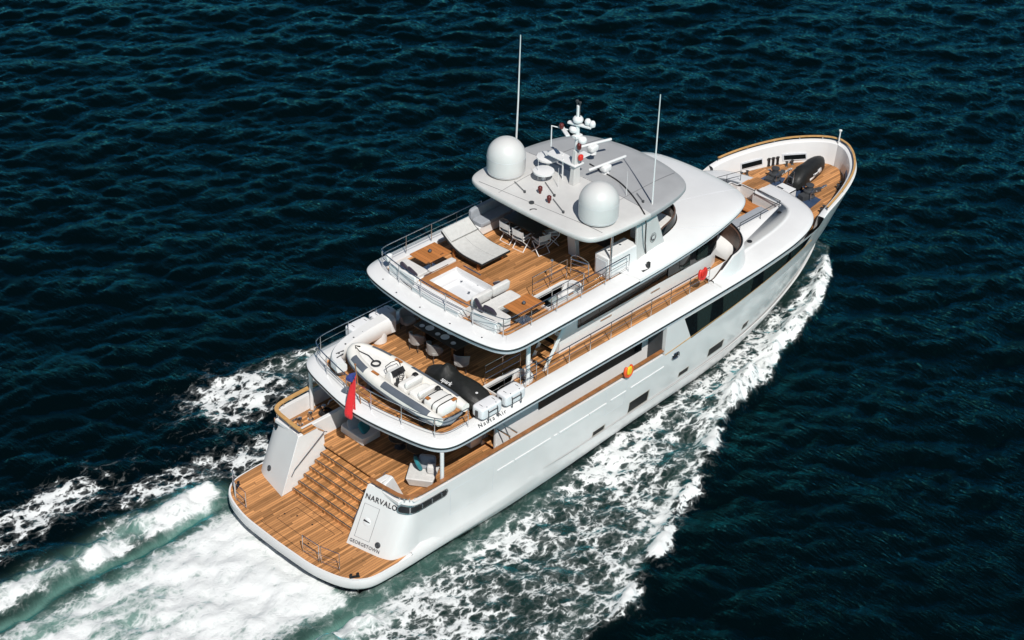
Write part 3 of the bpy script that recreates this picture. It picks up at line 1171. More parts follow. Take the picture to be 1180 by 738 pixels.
for x0, x1, z0, z1 in ((12.95, 14.1, 1.75, 2.95), (4.9, 7.0, 1.5, 2.6)):
    for (xa, za, xb, zb_) in ((x0, z0, x1, z0), (x0, z1, x1, z1)):
        skin_patch("door_seam", 'under', ((xa, za), (xb, zb_), (xb, zb_ + .014), (xa, za + .014)), .003, Y, nx=4, nz=1)
    for xa in (x0, x1):
        skin_patch("door_seam", 'under', ((xa, z0), (xa + .014, z0), (xa + .014, z1), (xa, z1)), .003, Y, nx=1, nz=4)
# quarter fairlead wrapped round the wing corner
wc = {z: wing_curve(z) for z in (2.5, 2.7, 2.9)}


def wing_pt(s, z):
    base = wc[2.7]
    acc = 0
    i = 6
    while i < len(base) - 2:
        l = math.dist(base[i], base[i + 1])
        if acc + l >= s:
            break
        acc += l
        i += 1
    t = (s - acc) / l
    out = []
    f = (z - 2.5) / 0.4
    for zz in (2.5, 2.9):
        a, c = wc[zz][i], wc[zz][i + 1]
        out.append([a[k] + (c[k] - a[k]) * t for k in range(3)])
    p = [out[0][k] * (1 - f) + out[1][k] * f for k in range(3)]
    tx, ty = base[i + 1][0] - base[i][0], base[i + 1][1] - base[i][1]
    l = math.hypot(tx, ty)
    return p, (-ty / l, tx / l)


for sg in (1, -1):
    for nm, mt, hh, inset, off in (("quarter_fairlead", 'steel', .165, 0, .02), ("fairlead_opening", 'black', .105, .07, .03)):
        b = MB()
        rows = []
        s0, s1 = 0.05 + inset, 2.25 - inset
        for i in range(41):
            s = s0 + (s1 - s0) * i / 40
            e = min(s - s0, s1 - s)
            h = hh * math.sqrt(max(0.0, 1 - max(0, 1 - e / hh) ** 2)) + 1e-4
            row = []
            for k in (-1, -.5, 0, .5, 1):
                p, n = wing_pt(s, 2.7 + h * k)
                row.append((p[0] + n[0] * off * 1.0, sg * (p[1] + n[1] * off), p[2]))
            rows.append(row)
        b.grid(rows)
        par = b.build(nm, mt, Y if inset == 0 else par, angle=50)
    for s in (.55, 1.0, 1.45, 1.9):
        p, n = wing_pt(s, 2.7)
        MB().box(p[0] + n[0] * .034, sg * (p[1] + n[1] * .034), 2.7, .05, .05, .2, math.atan2(sg * n[1], n[0])).build("fairlead_roller", 'steel', par)

# aft door and lettering on the starboard wing
rvec, uvec = Vector((0.28, -1.34, 0)), Vector((0.46, -0.05, 1))


def wingface(yv, z, off=0.012, sg=-1):
    f = (abs(yv) - 1.78 - .05 * (z - .905)) / (1.34 - .03 * (z - .905))
    x = 1.74 + 0.46 * (z - .905) + 0.28 * f
    n = rvec.cross(uvec).normalized()
    return Vector((x, yv, z)) + n * off


text_obj("NARVALO", "yacht_name", 'lettering', Y, wingface(-2.60, 2.66, .02), rvec, uvec, 0.27, align='CENTER', spacing=1.12, bold=0.004)
text_obj("GEORGETOWN", "home_port", 'greyletter', Y, wingface(-2.5, 1.08, .02), rvec, uvec, 0.17, spacing=1.1, bold=0.002)
b = MB()
dpts = [(-2.0, 1.25), (-2.0, 2.42), (-2.62, 2.42), (-2.62, 1.25)]
b.tube([wingface(a, z, 0.002) for a, z in dpts], 0.009, 4, closed=True)
dr = b.build("wing_door_seam", 'greyletter', Y)
n_ = rvec.cross(uvec).normalized()
rm_ = n_.to_track_quat('Z', 'Y').to_matrix()
MB().lathe([(0.15, 0), (0.15, .012), (0.13, .02)], wingface(-2.3, 1.86, 0.0), 20, T=rm_).build("door_handle", 'white', dr)
b = MB()
ph_ = [wingface(-2.3 - 0.13, 1.86 + .0, .03), wingface(-2.3 + .12, 1.86 + .03, .03)]
b.tube(ph_, [0.012, 0.035], 6)
b.build("door_handle", 'black', dr)
for sg, yv, z in ((-1, -2.98, 1.28), (1, 2.98, 1.32)):
    p = wingface(-abs(yv), z, 0.0)
    nn = Vector((n_.x, n_.y * (1 if sg < 0 else -1), n_.z))
    MB().lathe([(0.11, 0), (0.11, .03), (0.07, .05), (.05, .02), (.0, .02)], (p.x, sg * abs(p.y), p.z), 14, T=nn.to_track_quat('Z', 'Y').to_matrix()).build("stern_fitting", 'darkgrey', Y)
text_obj("Nauta Air", "script_lettering", 'lettering', Y, (6.95, -3.69, U + 0.098), (1, 0, 0), (0, 1, 0.22), 0.25, shear=0.45, spacing=1.35)

# ---- main-deck house
b = MB()
for sg in (1, -1):
    b.box(12.1, sg * 2.86, (M + 4.3) / 2, 8.3, 0.1, 4.3 - M)
b.build_each("saloon_wall", 'white', Y, smooth=False, bevel=0.01)
b = MB()
for sg in (1, -1):
    b.box(13.0, sg * 2.913, 3.5, 5.7, 0.02, 0.92)
b.build_each("saloon_window", 'glass', Y, smooth=False)
b = MB().box(8.9, 0, 3.2, 0.06, 5.6, 2.1)
sd = b.build("saloon_door", 'glass', Y, smooth=False)
b = MB()
for yy in (-2.8, -1.4, 0, 1.4, 2.8):
    b.box(8.86, yy, 3.2, 0.08, 0.07, 2.1)
b.box(8.86, 0, 4.2, .08, 5.6, .09)
b.build_each("door_frame", 'steel', sd, smooth=False)
b = MB()
for sg in (1, -1):
    for z in (2.5, 3.3):
        b.box(8.0, sg * 3.25, z, 0.04, 0.68, 0.05)
        b.box(8.35, sg * 3.25, z, 0.04, 0.68, 0.05)
b.build_each("side_gate", 'steel', Y, smooth=False)

# ---- upper-deck house (wheelhouse level)
hw_half = [(11.7, 2.42), (20.3, 2.42), (20.9, 2.2), (21.25, 1.6), (21.4, .8), (21.45, 0)]
hw_loop = hw_half + [(x, -y) for x, y in reversed(hw_half[:-1])]
MB().slab(hw_loop, [], U, S - .25).build("wheelhouse_wall", 'white', Y, angle=30)
wloop = offset(hw_loop, -0.015, False)
b = MB()
seg = [(12.65, 2.437)] + [p for p in wloop if p[0] > 13 and p[1] > 0] + [p for p in wloop if p[0] > 13 and p[1] <= 0] + [(12.65, -2.437)]
b.grid([[(x, y, z) for x, y in seg] for z in (5.27, 5.72, 6.3)])
b.grid([[(x, y, 5.27) for x, y in seg], [(x * .9995, y * .98, 5.27) for x, y in seg]])
ww = b.build("wheelhouse_window", 'glass', Y, angle=30)
b = MB()
for sg in (1, -1):
    b.box(18.35, sg * 2.452, 5.62, 1.3, 0.02, 0.52)
    b.box(19.75, sg * 2.452, 5.62, .62, 0.02, 0.52)
b.build_each("window_pane", 'pane', ww, smooth=False)
b = MB()
for sg in (1, -1):
    b.box(14.2, sg * 2.455, 5.05, 0.6, 0.02, 0.05)
    b.box(17.0, sg * 2.455, 5.05, 0.5, 0.02, 0.05)
b.build_each("grab_handle", 'steel', Y, smooth=False)
b = MB().box(11.66, 0, 5.6, 0.06, 4.5, 2.0)
ud = b.build("lounge_door", 'glass', Y, smooth=False)
b = MB()
for yy in (-2.25, -1.1, 0, 1.1, 2.25):
    b.box(11.62, yy, 5.6, 0.08, 0.06, 2.0)
b.build_each("door_frame", 'steel', ud, smooth=False)

# ---- Portuguese bridge: raised bulwark round the front of the wheelhouse
pb = [(19.5, 3.22), (20.3, 3.26), (21.0, 3.2), (21.6, 2.92), (22.1, 2.4), (22.42, 1.7), (22.58, .9), (22.62, 0)]
pb = catmull(pb, 5)
pbl = pb + [(x, -y) for x, y in reversed(pb[:-1])]


def pbz(x):
    return U + .20 + .72 * min(1, max(0, (x - 19.6) / 1.0))


b = MB()
po = offset(pbl, -0.10, False)
pi_ = offset(pbl, 0.07, False)
pout = offset(pbl, -0.24, False)
b.grid([[(x, y, U + .02) for x, y in pout], [(x, y, pbz(x) * .5 + U * .5) for x, y in offset(pbl, -.15, False)], [(x, y, pbz(x)) for x, y in po], [(x, y, pbz(x) + .02) for x, y in offset(pbl, 0.0, False)]])
b.build("bridge_bulwark", 'white', Y, angle=40)
b = MB()
b.grid([[(x, y, pbz(x) + .018) for x, y in offset(pbl, 0.0, False)], [(x, y, pbz(x)) for x, y in pi_], [(x, y, U) for x, y in offset(pbl, .12, False)]])
b.build("bulwark_lining", 'brownpanel', Y, angle=40)
b = MB()
cap = [(x, y, pbz(x) + .05) for x, y in offset(pbl, -.02, False) if x > 19.9]
b.tube(cap, 0.032, 6)
b.build("bulwark_rail", 'black', Y)

# ---- coachroof forward of the wheelhouse, with a sunken seating well
uf = sub_path(U_loop, lambda p: p[0] > 19.4)
ZR = U + .2
b = MB()
b.grid([[(x, y, z) for x, y in offset(uf, d, False)] for d, z in ((0.03, U - 0.05), (0.012, U - 0.01), (0.05, U + 0.05), (0.2, U + .10), (0.55, U + 0.155), (.95, ZR - .012), (1.15, ZR))])
cr_in = [p for p in offset(uf, 1.15, False)]
well = [(22.75, -1.35), (26.15, -1.35), (26.15, .1), (26.35, .1), (26.35, .95), (26.15, .95), (26.15, 1.25), (22.75, 1.25)]
cr_poly = [p for p in cr_in if p[0] > 21.0]
b2 = MB().slab(cr_poly, [well], ZR - .03, ZR)
b.add(b2.v, b2.f)
b.build("coachroof", 'white', Y, angle=40)
b = MB()
wl2 = offset(well, -.001)
b.grid([[(x, y, ZR + .03) for x, y in offset(well, .06)], [(x, y, ZR + .03) for x, y in well], [(x, y, 4.2) for x, y in well]], cv=True)
b.build("well_coaming", 'white', Y, angle=40)
MB().slab(well, [], 4.18, 4.24).build("well_deck", 'teak', Y, smooth=False)
MB().box(24.6, -1.02, 4.42, 2.2, .6, .3).build_each("well_seat", 'under', Y, smooth=False, bevel=.02)
MB().box(25.55, -0.1, 4.42, .7, 1.7, .06).box(25.55, -.1, 4.32, .2, .4, .16).build("well_bench", 'teak_top', Y, smooth=False, bevel=.015)
MB().soft(24.55, -1.0, 4.62, 2.1, .58, .14, e=.2).build("well_cushion", 'cushion_grey', Y)
b = MB().box(26.62, .52, ZR + .02, .5, .8, .03).box(27.12, .52, ZR - .02, .46, .8, .03)
b.build_each("boarding_step", 'teak', Y, smooth=False)
rail([(23.3, -1.5, ZR), (25.95, -1.5, ZR), (26.0, -.1, ZR)], .34, Y, post=1.3, mids=0, r=.018, mat='darkgrey')
rail([(26.6, 1.15, ZR), (25.2, 1.55, ZR)], .45, Y, post=.6, mids=1, r=.014, mat='darkgrey')
b = MB()
for x, y, a in ((26.75, 2.1, .0), (26.95, -1.9, 0)):
    b.lathe([(.09, 0), (.09, .02), (.0, .03)], (x - 1.3, y * .9, ZR), 12)
b.lathe([(.11, 0), (.11, .03), (0, .05)], (22.9, -2.35, ZR), 12)
b.build_each("deck_vent", 'black', Y)
# wall below the coachroof facing the foredeck
cf_ = offset(sub_path(U_loop, lambda p: p[0] > 23.5), .24, False)
MB().grid([[(x, y, 3.9) for x, y in cf_], [(x, y, U - .1) for x, y in cf_]]).build("coachroof_front", 'white', Y, angle=30)

# ---- foredeck
fd_half = [(x - .12, max(y - .46, 0)) for x, y, z in up_rows[-1] if 25 < x < 31.9]
fd_half = [p for p in fd_half if p[1] > 0.02] + [(31.72, 0)]
fd = [(25.0, 0.01)] + fd_half + [(x, -y) for x, y in reversed(fd_half[:-1])] + [(25.0, -0.01)]
MB().slab([(x, y) for x, y in fd], [], 3.94, 4.0).build("foredeck", 'teak', Y, smooth=False)
MB().prism([(27.5, -1.7), (28.9, -1.5), (29.0, -.3), (28.3, -.05), (27.5, -.2)], 4.0, 4.012).prism([(27.6, .3), (28.4, .35), (29.3, .75), (28.9, 1.45), (27.6, 1.5)], 4.0, 4.012).build_each("anchor_deck_plate", 'navy', Y, smooth=False)
for (cx, cy, a) in ((28.85, 1.0, .25), (28.75, -.95, -.25)):
    w = MB()
    w.lathe([(.26, 0), (.26, .06), (.2, .1), (.2, .22), (.27, .25), (.27, .33), (.15, .36), (.13, .5), (.18, .53), (.18, .58), (.02, .6)], (cx, cy, 4.0), 18)
    w.box(cx - .35, cy, 4.12, .4, .32, .24, a)
    w.box(cx + .5, cy + .05, 4.08, .55, .16, .14, a)
    wo = w.build("windlass", 'darkgrey', Y, angle=35)
    c = MB()
    for k in range(9):
        x = cx + .3 + k * .11
        c.lathe([(.05, -.03), (.07, 0), (.05, .03)], (x, cy + .0 + (k % 2) * .02, 4.08), 7)
    c.build("anchor_chain", 'steel', wo)
    c = MB()
    c.tube([(cx - .3, cy - .3, 4.0), (cx - .3, cy - .3, 4.45), (cx - .15, cy - .3, 4.5)], .02, 6)
    c.lathe([(.07, 0), (.07, .03), (.0, .05)], (cx + .05, cy + .35, 4.3), 10)
    c.build_each("brake_handle", 'steel', wo)
b = MB().box(28.0, -.2, 4.2, .62, .78, .4)
lk = b.build("deck_locker", 'white', Y, bevel=.04)
MB().box(28.0, -.2, 4.36, .635, .795, .05).build("locker_seal", 'black', lk, smooth=False)
MB().box(27.85, -.05, 4.404, .12, .3, .01).build("locker_handle", 'darkgrey', lk, smooth=False)
b = MB()
for sg in (-1,):
    b.tube([(28.45, .05, 4.0), (28.5, .05, 5.0), (28.5, -.25, 5.0), (28.45, -.25, 4.0)], .022, 6)
    for z in (4.35, 4.7):
        b.tube([(28.48, .05, z), (28.48, -.25, z)], .014, 5)
b.build("access_ladder", 'steel', Y)
# bulwark gates and ports with dark glass seen on the inside of the port bow, and mooring rollers
ipt = {}
for nm_, pl_ in (("t", in2), ("b", in3)):
    hp_ = sorted([(x, y) for x, y in pl_ if y > 0.02])
    ipt[nm_] = ([p[0] for p in hp_], [p[1] for p in hp_])


def y_in(x, z):
    f = (z - 3.9) / (float(z_top(x)) - 3.9)
    return float(np.interp(x, *ipt["b"]) * (1 - f) + np.interp(x, *ipt["t"]) * f)


for sg in (1, -1):
    for x0, x1 in ((28.3, 29.3), (30.3, 31.1)):
        b, b2 = MB(), MB()
        for q, dd, bb_ in ((.06, .02, b), (0, .05, b2)):
            pts = []
            for x, z in ((x0 - q, 4.18 - q), (x1 + q, 4.18 - q), (x1 + q, 4.38 + q), (x0 - q, 4.38 + q)):
                pts.append((x, sg * (y_in(x, z) - dd), z))
            bk = [(x, y + sg * .06, z) for x, y, z in pts]
            bb_.hexa(pts, bk)
        fo = b.build("bulwark_port", 'under', Y, smooth=False)
        b2.build("glass_pane", 'glass', fo, smooth=False)
    b = MB()
    for x in (29.6, 29.8, 30.0):
        y = sg * (y_in(x, 4.3) - .1)
        b.lathe([(.07, 0), (.05, .04), (.05, .3), (.08, .34), (.02, .36)], (x, y, 4.05), 12)
    b.build_each("mooring_roller", 'black', Y)
    b = MB()
    for x in (28.0, 30.2):
        y = sg * (y_in(x, 4.0) - .3)
        b.lathe([(.08, 0), (.05, .03), (.045, .16), (.08, .2)], (x, y, 4.0), 10).lathe([(.08, 0), (.05, .03), (.045, .16), (.08, .2)], (x + .3, y - sg * .08, 4.0), 10)
    b.build_each("mooring_bollard", 'darkgrey', Y)

# bow cap rail on short posts
br = [(x, y, z) for x, y, z in up_rows[-1] if x > 26.9]
brl = [(x, y) for x, y, z in br[:-1]] + [(32.2, 0)] + [(x, -y) for x, y, z in reversed(br[:-1])]
brz = [z for x, y, z in br] + [z for x, y, z in reversed(br[:-1])]
bi = offset(brl, 0.10, False)
b = MB()
o1, o2 = offset(brl, 0.055, False), offset(brl, 0.145, False)
b.grid([[(x, y, z + .17) for (x, y), z in zip(o1, brz)], [(x, y, z + .215) for (x, y), z in zip(o1, brz)], [(x, y, z + .215) for (x, y), z in zip(o2, brz)], [(x, y, z + .17) for (x, y), z in zip(o2, brz)]], cu=True)
bc = b.build("bow_rail", 'goldrail', Y, angle=40)
b = MB()
for i in range(0, len(bi), 4):
    b.tube([(bi[i][0], bi[i][1], brz[i] + .02), (bi[i][0], bi[i][1], brz[i] + .18)], .022, 6)
b.build_each("rail_post", 'steel', bc)
b = MB().tube([(31.93, 0, 4.95), (31.98, 0, 5.62)], .03, 8)
b.lathe([(.03, 0), (.07, .03), (.07, .08), (.02, .1)], (31.98, 0, 5.6), 10)
b.build("jackstaff", 'white', Y)

# ---- wheelhouse roof with the forward sun-deck cockpit let into it
sf = sub_path(S_loop, lambda p: p[0] > 14.1)
ckh = catmull([(14.1, 2.98), (15.5, 2.95), (16.8, 2.82), (17.8, 2.55), (18.4, 2.1), (18.75, 1.4), (18.9, .7), (18.93, 0)], 6)
ck = ckh + [(x, -y) for x, y in reversed(ckh[:-1])]


def resample(pl, n):
    L = [0]
    for a, c in zip(pl[:-1], pl[1:]):
        L.append(L[-1] + math.dist(a, c))
    out = []
    for k in range(n):
        d = L[-1] * k / (n - 1)
        i = max(0, min(len(pl) - 2, int(np.searchsorted(L, d, side='right')) - 1))
        t = (d - L[i]) / max(L[i + 1] - L[i], 1e-9)
        out.append((pl[i][0] + (pl[i + 1][0] - pl[i][0]) * t, pl[i][1] + (pl[i + 1][1] - pl[i][1]) * t))
    return out


NR = 90
so, ci = resample(sf, NR), resample(ck, NR)
rows = []
for f, dz in ((0.0, -.05), (0.006, -.01), (.03, .05), (.12, .12), (.3, .21), (.55, .31), (.8, .39), (.96, .44), (1.0, .46)):
    rw = []
    for a, c in zip(so, ci):
        x, y = a[0] * (1 - f) + c[0] * f, a[1] * (1 - f) + c[1] * f
        w = min(1, max(0, (x - 14.3) / 2.2))
        w = w * w * (3 - 2 * w)
        lowz = dz if f < .04 else .05 + .07 * min(1, (f - .03) / .6)
        rw.append((x, y, S + dz * w + lowz * (1 - w) + .006 * min(1, f * 8)))
    rows.append(rw)
rows.append([(c[0], c[1], S) for c in ci])
MB().grid(rows).build("wheelhouse_roof", 'white', Y, angle=40)
b = MB()
for k in (22, 36, 53, 67):
    b.tube([(r_[k][0], r_[k][1], r_[k][2] + .002) for r_ in rows[2:9]], .007, 4)
b.build_each("panel_seam", 'under', Y)
b = MB()
wsx = [(x, y) for x, y in ck if x > 15.9]
wi = offset(wsx, .10, False)
wi2 = offset(wsx, .24, False)
hz = lambda x: .32 * min(1, (x - 15.7) / 1.2)
b.grid([[(x, y, S + .45) for x, y in offset(wsx, .03, False)], [(x, y, S + .45 + hz(x)) for x, y in wi]])
b.grid([[(x, y, S + .45) for x, y in offset(wsx, .05, False)], [(x, y, S + .45 + hz(x)) for x, y in offset(wsx, .12, False)]])
ws = b.build("windscreen", 'glass', Y, angle=50)
b = MB().tube([(x, y, S + .455 + hz(x)) for x, y in offset(wsx, .11, False)], .035, 6)
b.build("windscreen_frame", 'brownpanel', ws)
# helm and seats inside the forward cockpit
b = MB().box(17.5, -.9, S + .42, 1.0, 1.6, .84).box(17.6, 1.2, S + .35, 1.3, 1.6, .7)
b.build_each("helm_console", 'white', Y, bevel=.06)
b = MB().soft(17.0, -2.1, S + .45, 1.9, .75, .35, e=.25).soft(15.6, 1.6, S + .4, 1.2, 1.8, .5, e=.25)
b.build_each("cockpit_seat", 'cushion', Y)

# ---- hardtop on its raked side legs
ht_half = catmull([(12.12, 0), (12.13, 1.0), (12.17, 1.9), (12.25, 2.6), (12.42, 3.0), (12.75, 3.2), (13.3, 3.3), (14.6, 3.38), (15.8, 3.34), (16.8, 3.2), (17.6, 2.98), (18.08, 2.7), (18.42, 2.2), (18.68, 1.4), (18.8, .7), (18.83, 0)], 5)
ht = mirror_loop(ht_half)


def htz(x, k):
    """top of the hardtop: crowned, drooping towards the bow"""
    return 9.62 - .11 * k ** 3 - .12 * max(0, (x - 15.5) / 3) ** 1.5


rows = []
cx0 = 15.4
edge_rows = [(.99, -.22), (1.0, -.15), (1.0, -.06), (.996, -.02), (.988, 0), (.9, 0), (.75, 0), (.5, 0), (.25, 0), (.02, 0)]
b = MB()
for k, dz in edge_rows:
    rows.append([(cx0 + (x - cx0) * k, y * k, htz(cx0 + (x - cx0) * k, k) + dz) for x, y in ht])
b.grid(rows, cv=True)
nfa = len(b.f)
b.add([p for p in rows[-1]], [tuple(range(len(ht)))])
b.grid([[(cx0 + (x - cx0) * k, y * k, htz(cx0 + (x - cx0) * k, 1.0) - .24 + dz) for x, y in ht] for k, dz in ((.99, .02), (.95, -.0), (.5, .02), (.02, .04))], cv=True)
b.m = [1 if (sum(b.v[i][0] for i in f) / len(f)) > 15.35 and sum(b.v[i][2] for i in f) / len(f) > 9.32 else 0 for f in b.f]
hto = b.build("hardtop", ['hardtop', 'hardtop_grey'], Y, angle=35)


def ztop(x, y):
    k = max(min(1, abs(y) / 3.35), abs(x - cx0) / 3.43 if x > cx0 else (cx0 - x) / 3.28)
    return htz(x, min(1, k))


b = MB()
def seam(p, q, n=14):
    pts = []
    for i in range(n + 1):
        x, y = p[0] + (q[0] - p[0]) * i / n, p[1] + (q[1] - p[1]) * i / n
        pts.append((x, y, ztop(x, y) + .003))
    b.tube(pts, .007, 4)


seam((12.4, 2.6), (13.0, -3.1))
seam((12.35, 1.5), (14.6, 1.6))
seam((15.0, -2.02), (18.4, -1.85))
seam((15.0, 2.02), (18.4, 1.9))
seam((15.35, 2.9), (15.35, -2.9), 20)
b.build("panel_seam", 'greyletter', hto)
b = MB()
cpts = [(16.3, .6), (16.2, -.3), (16.08, -1.1), (15.75, -2.0), (15.35, -2.8), (15.1, -3.25)]
cp = [(x, y, ztop(x, y) + .02) for x, y in catmull(cpts, 4)] + [(15.05, -3.4, 9.2), (15.3, -3.2, 8.2), (15.55, -3.06, 7.6)]
b.tube(cp, .028, 6)
b.build("cable_conduit", 'black', hto)
for sg in (1, -1):
    b = MB()
    b.hexa([(15.1, sg * 2.9, S + .1), (16.75, sg * 2.9, S + .1), (16.75, sg * 3.02, S + .1), (15.1, sg * 3.02, S + .1)],
           [(14.9, sg * 3.0, 9.36), (15.9, sg * 3.0, 9.36), (15.9, sg * 3.1, 9.36), (14.9, sg * 3.1, 9.36)])
    lg = b.build("hardtop_leg", 'hardtop', Y, bevel=.03)
    em = MB()
    for r_ in (.2, .15):
        em.tube([(15.92 + r_ * .8 * math.cos(a), sg * (3.035 + .012 + (.3 * r_ * math.sin(a)) * .08), 8.12 + r_ * math.sin(a)) for a in [2 * math.pi * i / 20 for i in range(20)]], .012, 5, closed=True)
    em.tube([(15.92 + .09 * math.cos(a), sg * 3.047, 8.12 + .1 * math.sin(a)) for a in [math.pi * (.3 + 1.4 * i / 12) for i in range(13)]], .02, 5)
    em.build("emblem", 'lettering', lg)
MB().hexa([(13.85, -1.12, S), (14.05, -1.12, S), (14.05, -.72, S), (13.85, -.72, S)], [(13.6, -1.1, 9.4), (13.85, -1.1, 9.4), (13.85, -.7, 9.4), (13.6, -.7, 9.4)]).build("hardtop_column", 'hardtop', Y, bevel=.02)

# domes
for sg in (1, -1):
    b = MB()
    r_ = .735
    prof = [(r_ * .93, 0), (r_ * .96, .04), (r_ * .985, .1), (r_, .2), (r_, .68)] + [(r_ * math.cos(a), .68 + r_ * math.sin(a)) for a in [math.pi / 2 * i / 14 for i in range(1, 14)]] + [(.01, .68 + r_)]
    b.lathe(prof, (13.58, sg * 2.36, 9.62), 48)
    dm = b.build("satellite_dome", 'dome', hto, angle=50)
    b = MB()
    for zz_ in (.10, .69):
        b.tube([(13.58 + (r_ + (.001 if zz_ > .2 else -.010)) * math.cos(a), sg * 2.36 + (r_ + (.001 if zz_ > .2 else -.010)) * math.sin(a), 9.62 + zz_) for a in [2 * math.pi * i / 48 for i in range(48)]], .006, 4, closed=True)
    b.build("dome_seam", 'under', hto)
    MB().lathe([(.55, -.16), (.55, .02)], (13.58, sg * 2.36, 9.62), 24).build("dome_base", 'under', hto)

# mast
b = MB()
b.hexa([(14.6, -.15, 9.6), (14.98, -.15, 9.6), (14.98, .1, 9.6), (14.6, .1, 9.6)], [(14.74, -.1, 11.0), (14.98, -.1, 11.0), (14.98, .08, 11.0), (14.74, .08, 11.0)])
mast = b.build("mast", 'hardtop', hto, bevel=.03)
b = MB().box(14.85, .55, 10.42, .5, 1.5, .06).box(15.1, -.1, 10.72, .5, .36, .05).lathe([(.1, 0), (.08, .9), (.07, 1.9)], (14.88, 0, 10.9), 12)
b.box(14.88, -.1, 12.05, .16, .95, .08, .3).box(14.88, 0, 11.55, .34, .22, .12).box(14.55, .35, 11.75, .16, .85, .06, -.5)
b.build("mast_spreader", 'white', mast, bevel=.015)
b = MB()
for x, y, z, r_ in ((14.88, 0, 12.15, .2), (15.0, -.38, 12.14, .12), (15.05, -.56, 12.1, .12), (14.86, .15, 11.7, .19), (14.95, -.2, 11.35, .17)):
    b.lathe([(r_ * .9, 0), (r_, .06), (r_, .12), (r_ * .7, .2), (.01, .23)], (x, y, z), 14)
for x, y, z, r_ in ((14.95, 1.5, 10.0, .44), (14.15, .95, 9.92, .40)):
    b.lathe([(.08, -.35), (.08, 0), (r_, .02), (r_, .09), (r_ * .5, .13), (.01, .13)], (x, y, z), 24)
b.build_each("gps_antenna", 'white', mast, angle=50)
b = MB()
for y in (.07, -.07):
    b.tube([(14.88, y, 12.35), (14.88, y, 12.95)], .025, 6)
b.lathe([(.06, 0), (.06, .07)], (14.88, .07, 12.92), 8).lathe([(.05, 0), (.05, .05)], (14.88, -.07, 12.92), 8)
b.build_each("anemometer", 'darkgrey', mast)
b = MB()
b.tube([(14.75, .35, 11.72), (14.5, .95, 11.75), (14.5, .95, 10.9)], .025, 6)
b.tube([(14.7, .5, 9.6), (14.7, .5, 10.5)], .03, 6).tube([(14.95, .75, 9.6), (14.95, .75, 10.5)], .03, 6)
b.build_each("mast_stay", 'white', mast)
b = MB().lathe([(.07, 0), (.09, .05), (.09, .16), (.05, .2)], (14.55, .5, 11.8), 10).lathe([(.07, 0), (.09, .05), (.09, .2), (.05, .24)], (14.78, -.2, 11.12), 10)
b.build_each("navigation_light", 'darkred', mast)
b = MB().soft(14.86, -.23, 10.75, .2, .14, .24, e=.5)
b.build("red_light", 'redpaint', mast)
# radar scanners
for (x, y, z, a, l) in ((16.35, -.25, 9.98, -.11, 1.85), (16.7, .75, 10.3, -.28, 1.5)):
    b = MB().lathe([(.16, 0), (.14, .16), (.12, .2)], (x - .1, y - .1 * 0, z - .4), 14).soft(x - .1, y, z - .16, .42, .34, .26, e=.45)
    rd = b.build("radar_pedestal", 'white', hto, angle=50)
    MB().box(x, y, z, l, .10, .09, a).build("radar_scanner", 'white', rd, bevel=.03)
b = MB()
for x, y in ((13.35, .35), (13.1, -.35)):
    b.lathe([(.05, 0), (.05, .1), (.09, .12), (.09, .26), (.05, .3)], (x, y, ztop(x, y)), 10)
b.build_each("signal_lamp", 'darkred', hto)
# deck hardware, with thin dark rods standing in for short antennas' cast shadows
b = MB()
for (x0, y0, x1, y1) in ((13.24, 1.57, 12.99, .79), (14.01, .73, 13.56, -.18), (13.34, -.33, 12.95, -1.22), (15.91, -2.14, 15.66, -2.68), (14.55, -2.0, 14.4, -2.35), (14.7, 1.9, 14.5, 1.45)):
    b.tube([(x0, y0, ztop(x0, y0) + .05), (x1, y1, ztop(x1, y1) + .05)], .013, 5)
    b.lathe([(.045, 0), (.045, .08), (.02, .1)], (x1, y1, ztop(x1, y1)), 8)
b.lathe([(.1, 0), (.1, .05), (.03, .07)], (12.65, .1, ztop(12.65, .1)), 12)
b.tube([(12.3 + .16 * math.cos(a), -.35 + .16 * math.sin(a), ztop(12.3, -.3) + .015) for a in [.2 * i for i in range(10)]], .022, 6)
b.build_each("fitting_and_shadow_rod", 'darkgrey', hto)
# whip antennas
for pts in (((14.72, 3.0, 9.4), (14.76, 2.95, 12.0), (14.79, 2.93, 14.62)), ((15.83, -2.98, 7.5), (15.86, -2.95, 10.6), (15.94, -2.93, 13.95))):
    b = MB().tube(pts, [.04, .03, .016], 7)
    b.build("whip_antenna", 'white', Y)
for (x, y, h) in ((13.95, 1.05, 1.2), (15.55, -1.95, 1.0), (14.15, .2, .8)):
    MB().tube([(x, y, ztop(x, y)), (x, y, ztop(x, y) + h)], [.012, .006], 5).build("whip_antenna", 'white', hto)

# ---- hot tub let into the sun deck, aft
b = MB()
x0, x1, yh, zt_ = 8.10, 10.03, 1.24, S + .42
ix0, ix1, iy = x0 + .27, x1 - .25, yh - .24
out4 = [(x0, -yh + .05), (x1, -yh + .05), (x1, yh + .05), (x0, yh + .05)]
in4 = [(ix0, -iy + .05), (ix1, -iy + .05), (ix1, iy + .05), (ix0, iy + .05)]
MBt = MB().grid([[(x, y, zt_ - .05) for x, y in out4], [(x, y, zt_) for x, y in out4], [(x, y, zt_) for x, y in in4], [(x, y, zt_ - .06) for x, y in in4]], cv=True)
ht_ = MBt.build("hot_tub", 'teak_frame', Y, smooth=False, bevel=.012)
b = MB()
rows = []
for k, dz in ((0, -.05), (0, -.12), (.02, -.2), (.06, -.3), (.10, -.31), (.37, -.31), (.40, -.34), (.44, -.43)):
    rows.append([(x + (9.06 - x) * k, y + (.05 - y) * k, zt_ + dz) for x, y in (resample(in4 + [in4[0]], 25)[:-1])])
b.grid(rows, cv=True)
b.add(rows[-1], [tuple(range(24))])
b.build("tub_basin", 'tub', ht_, angle=40)
b = MB()
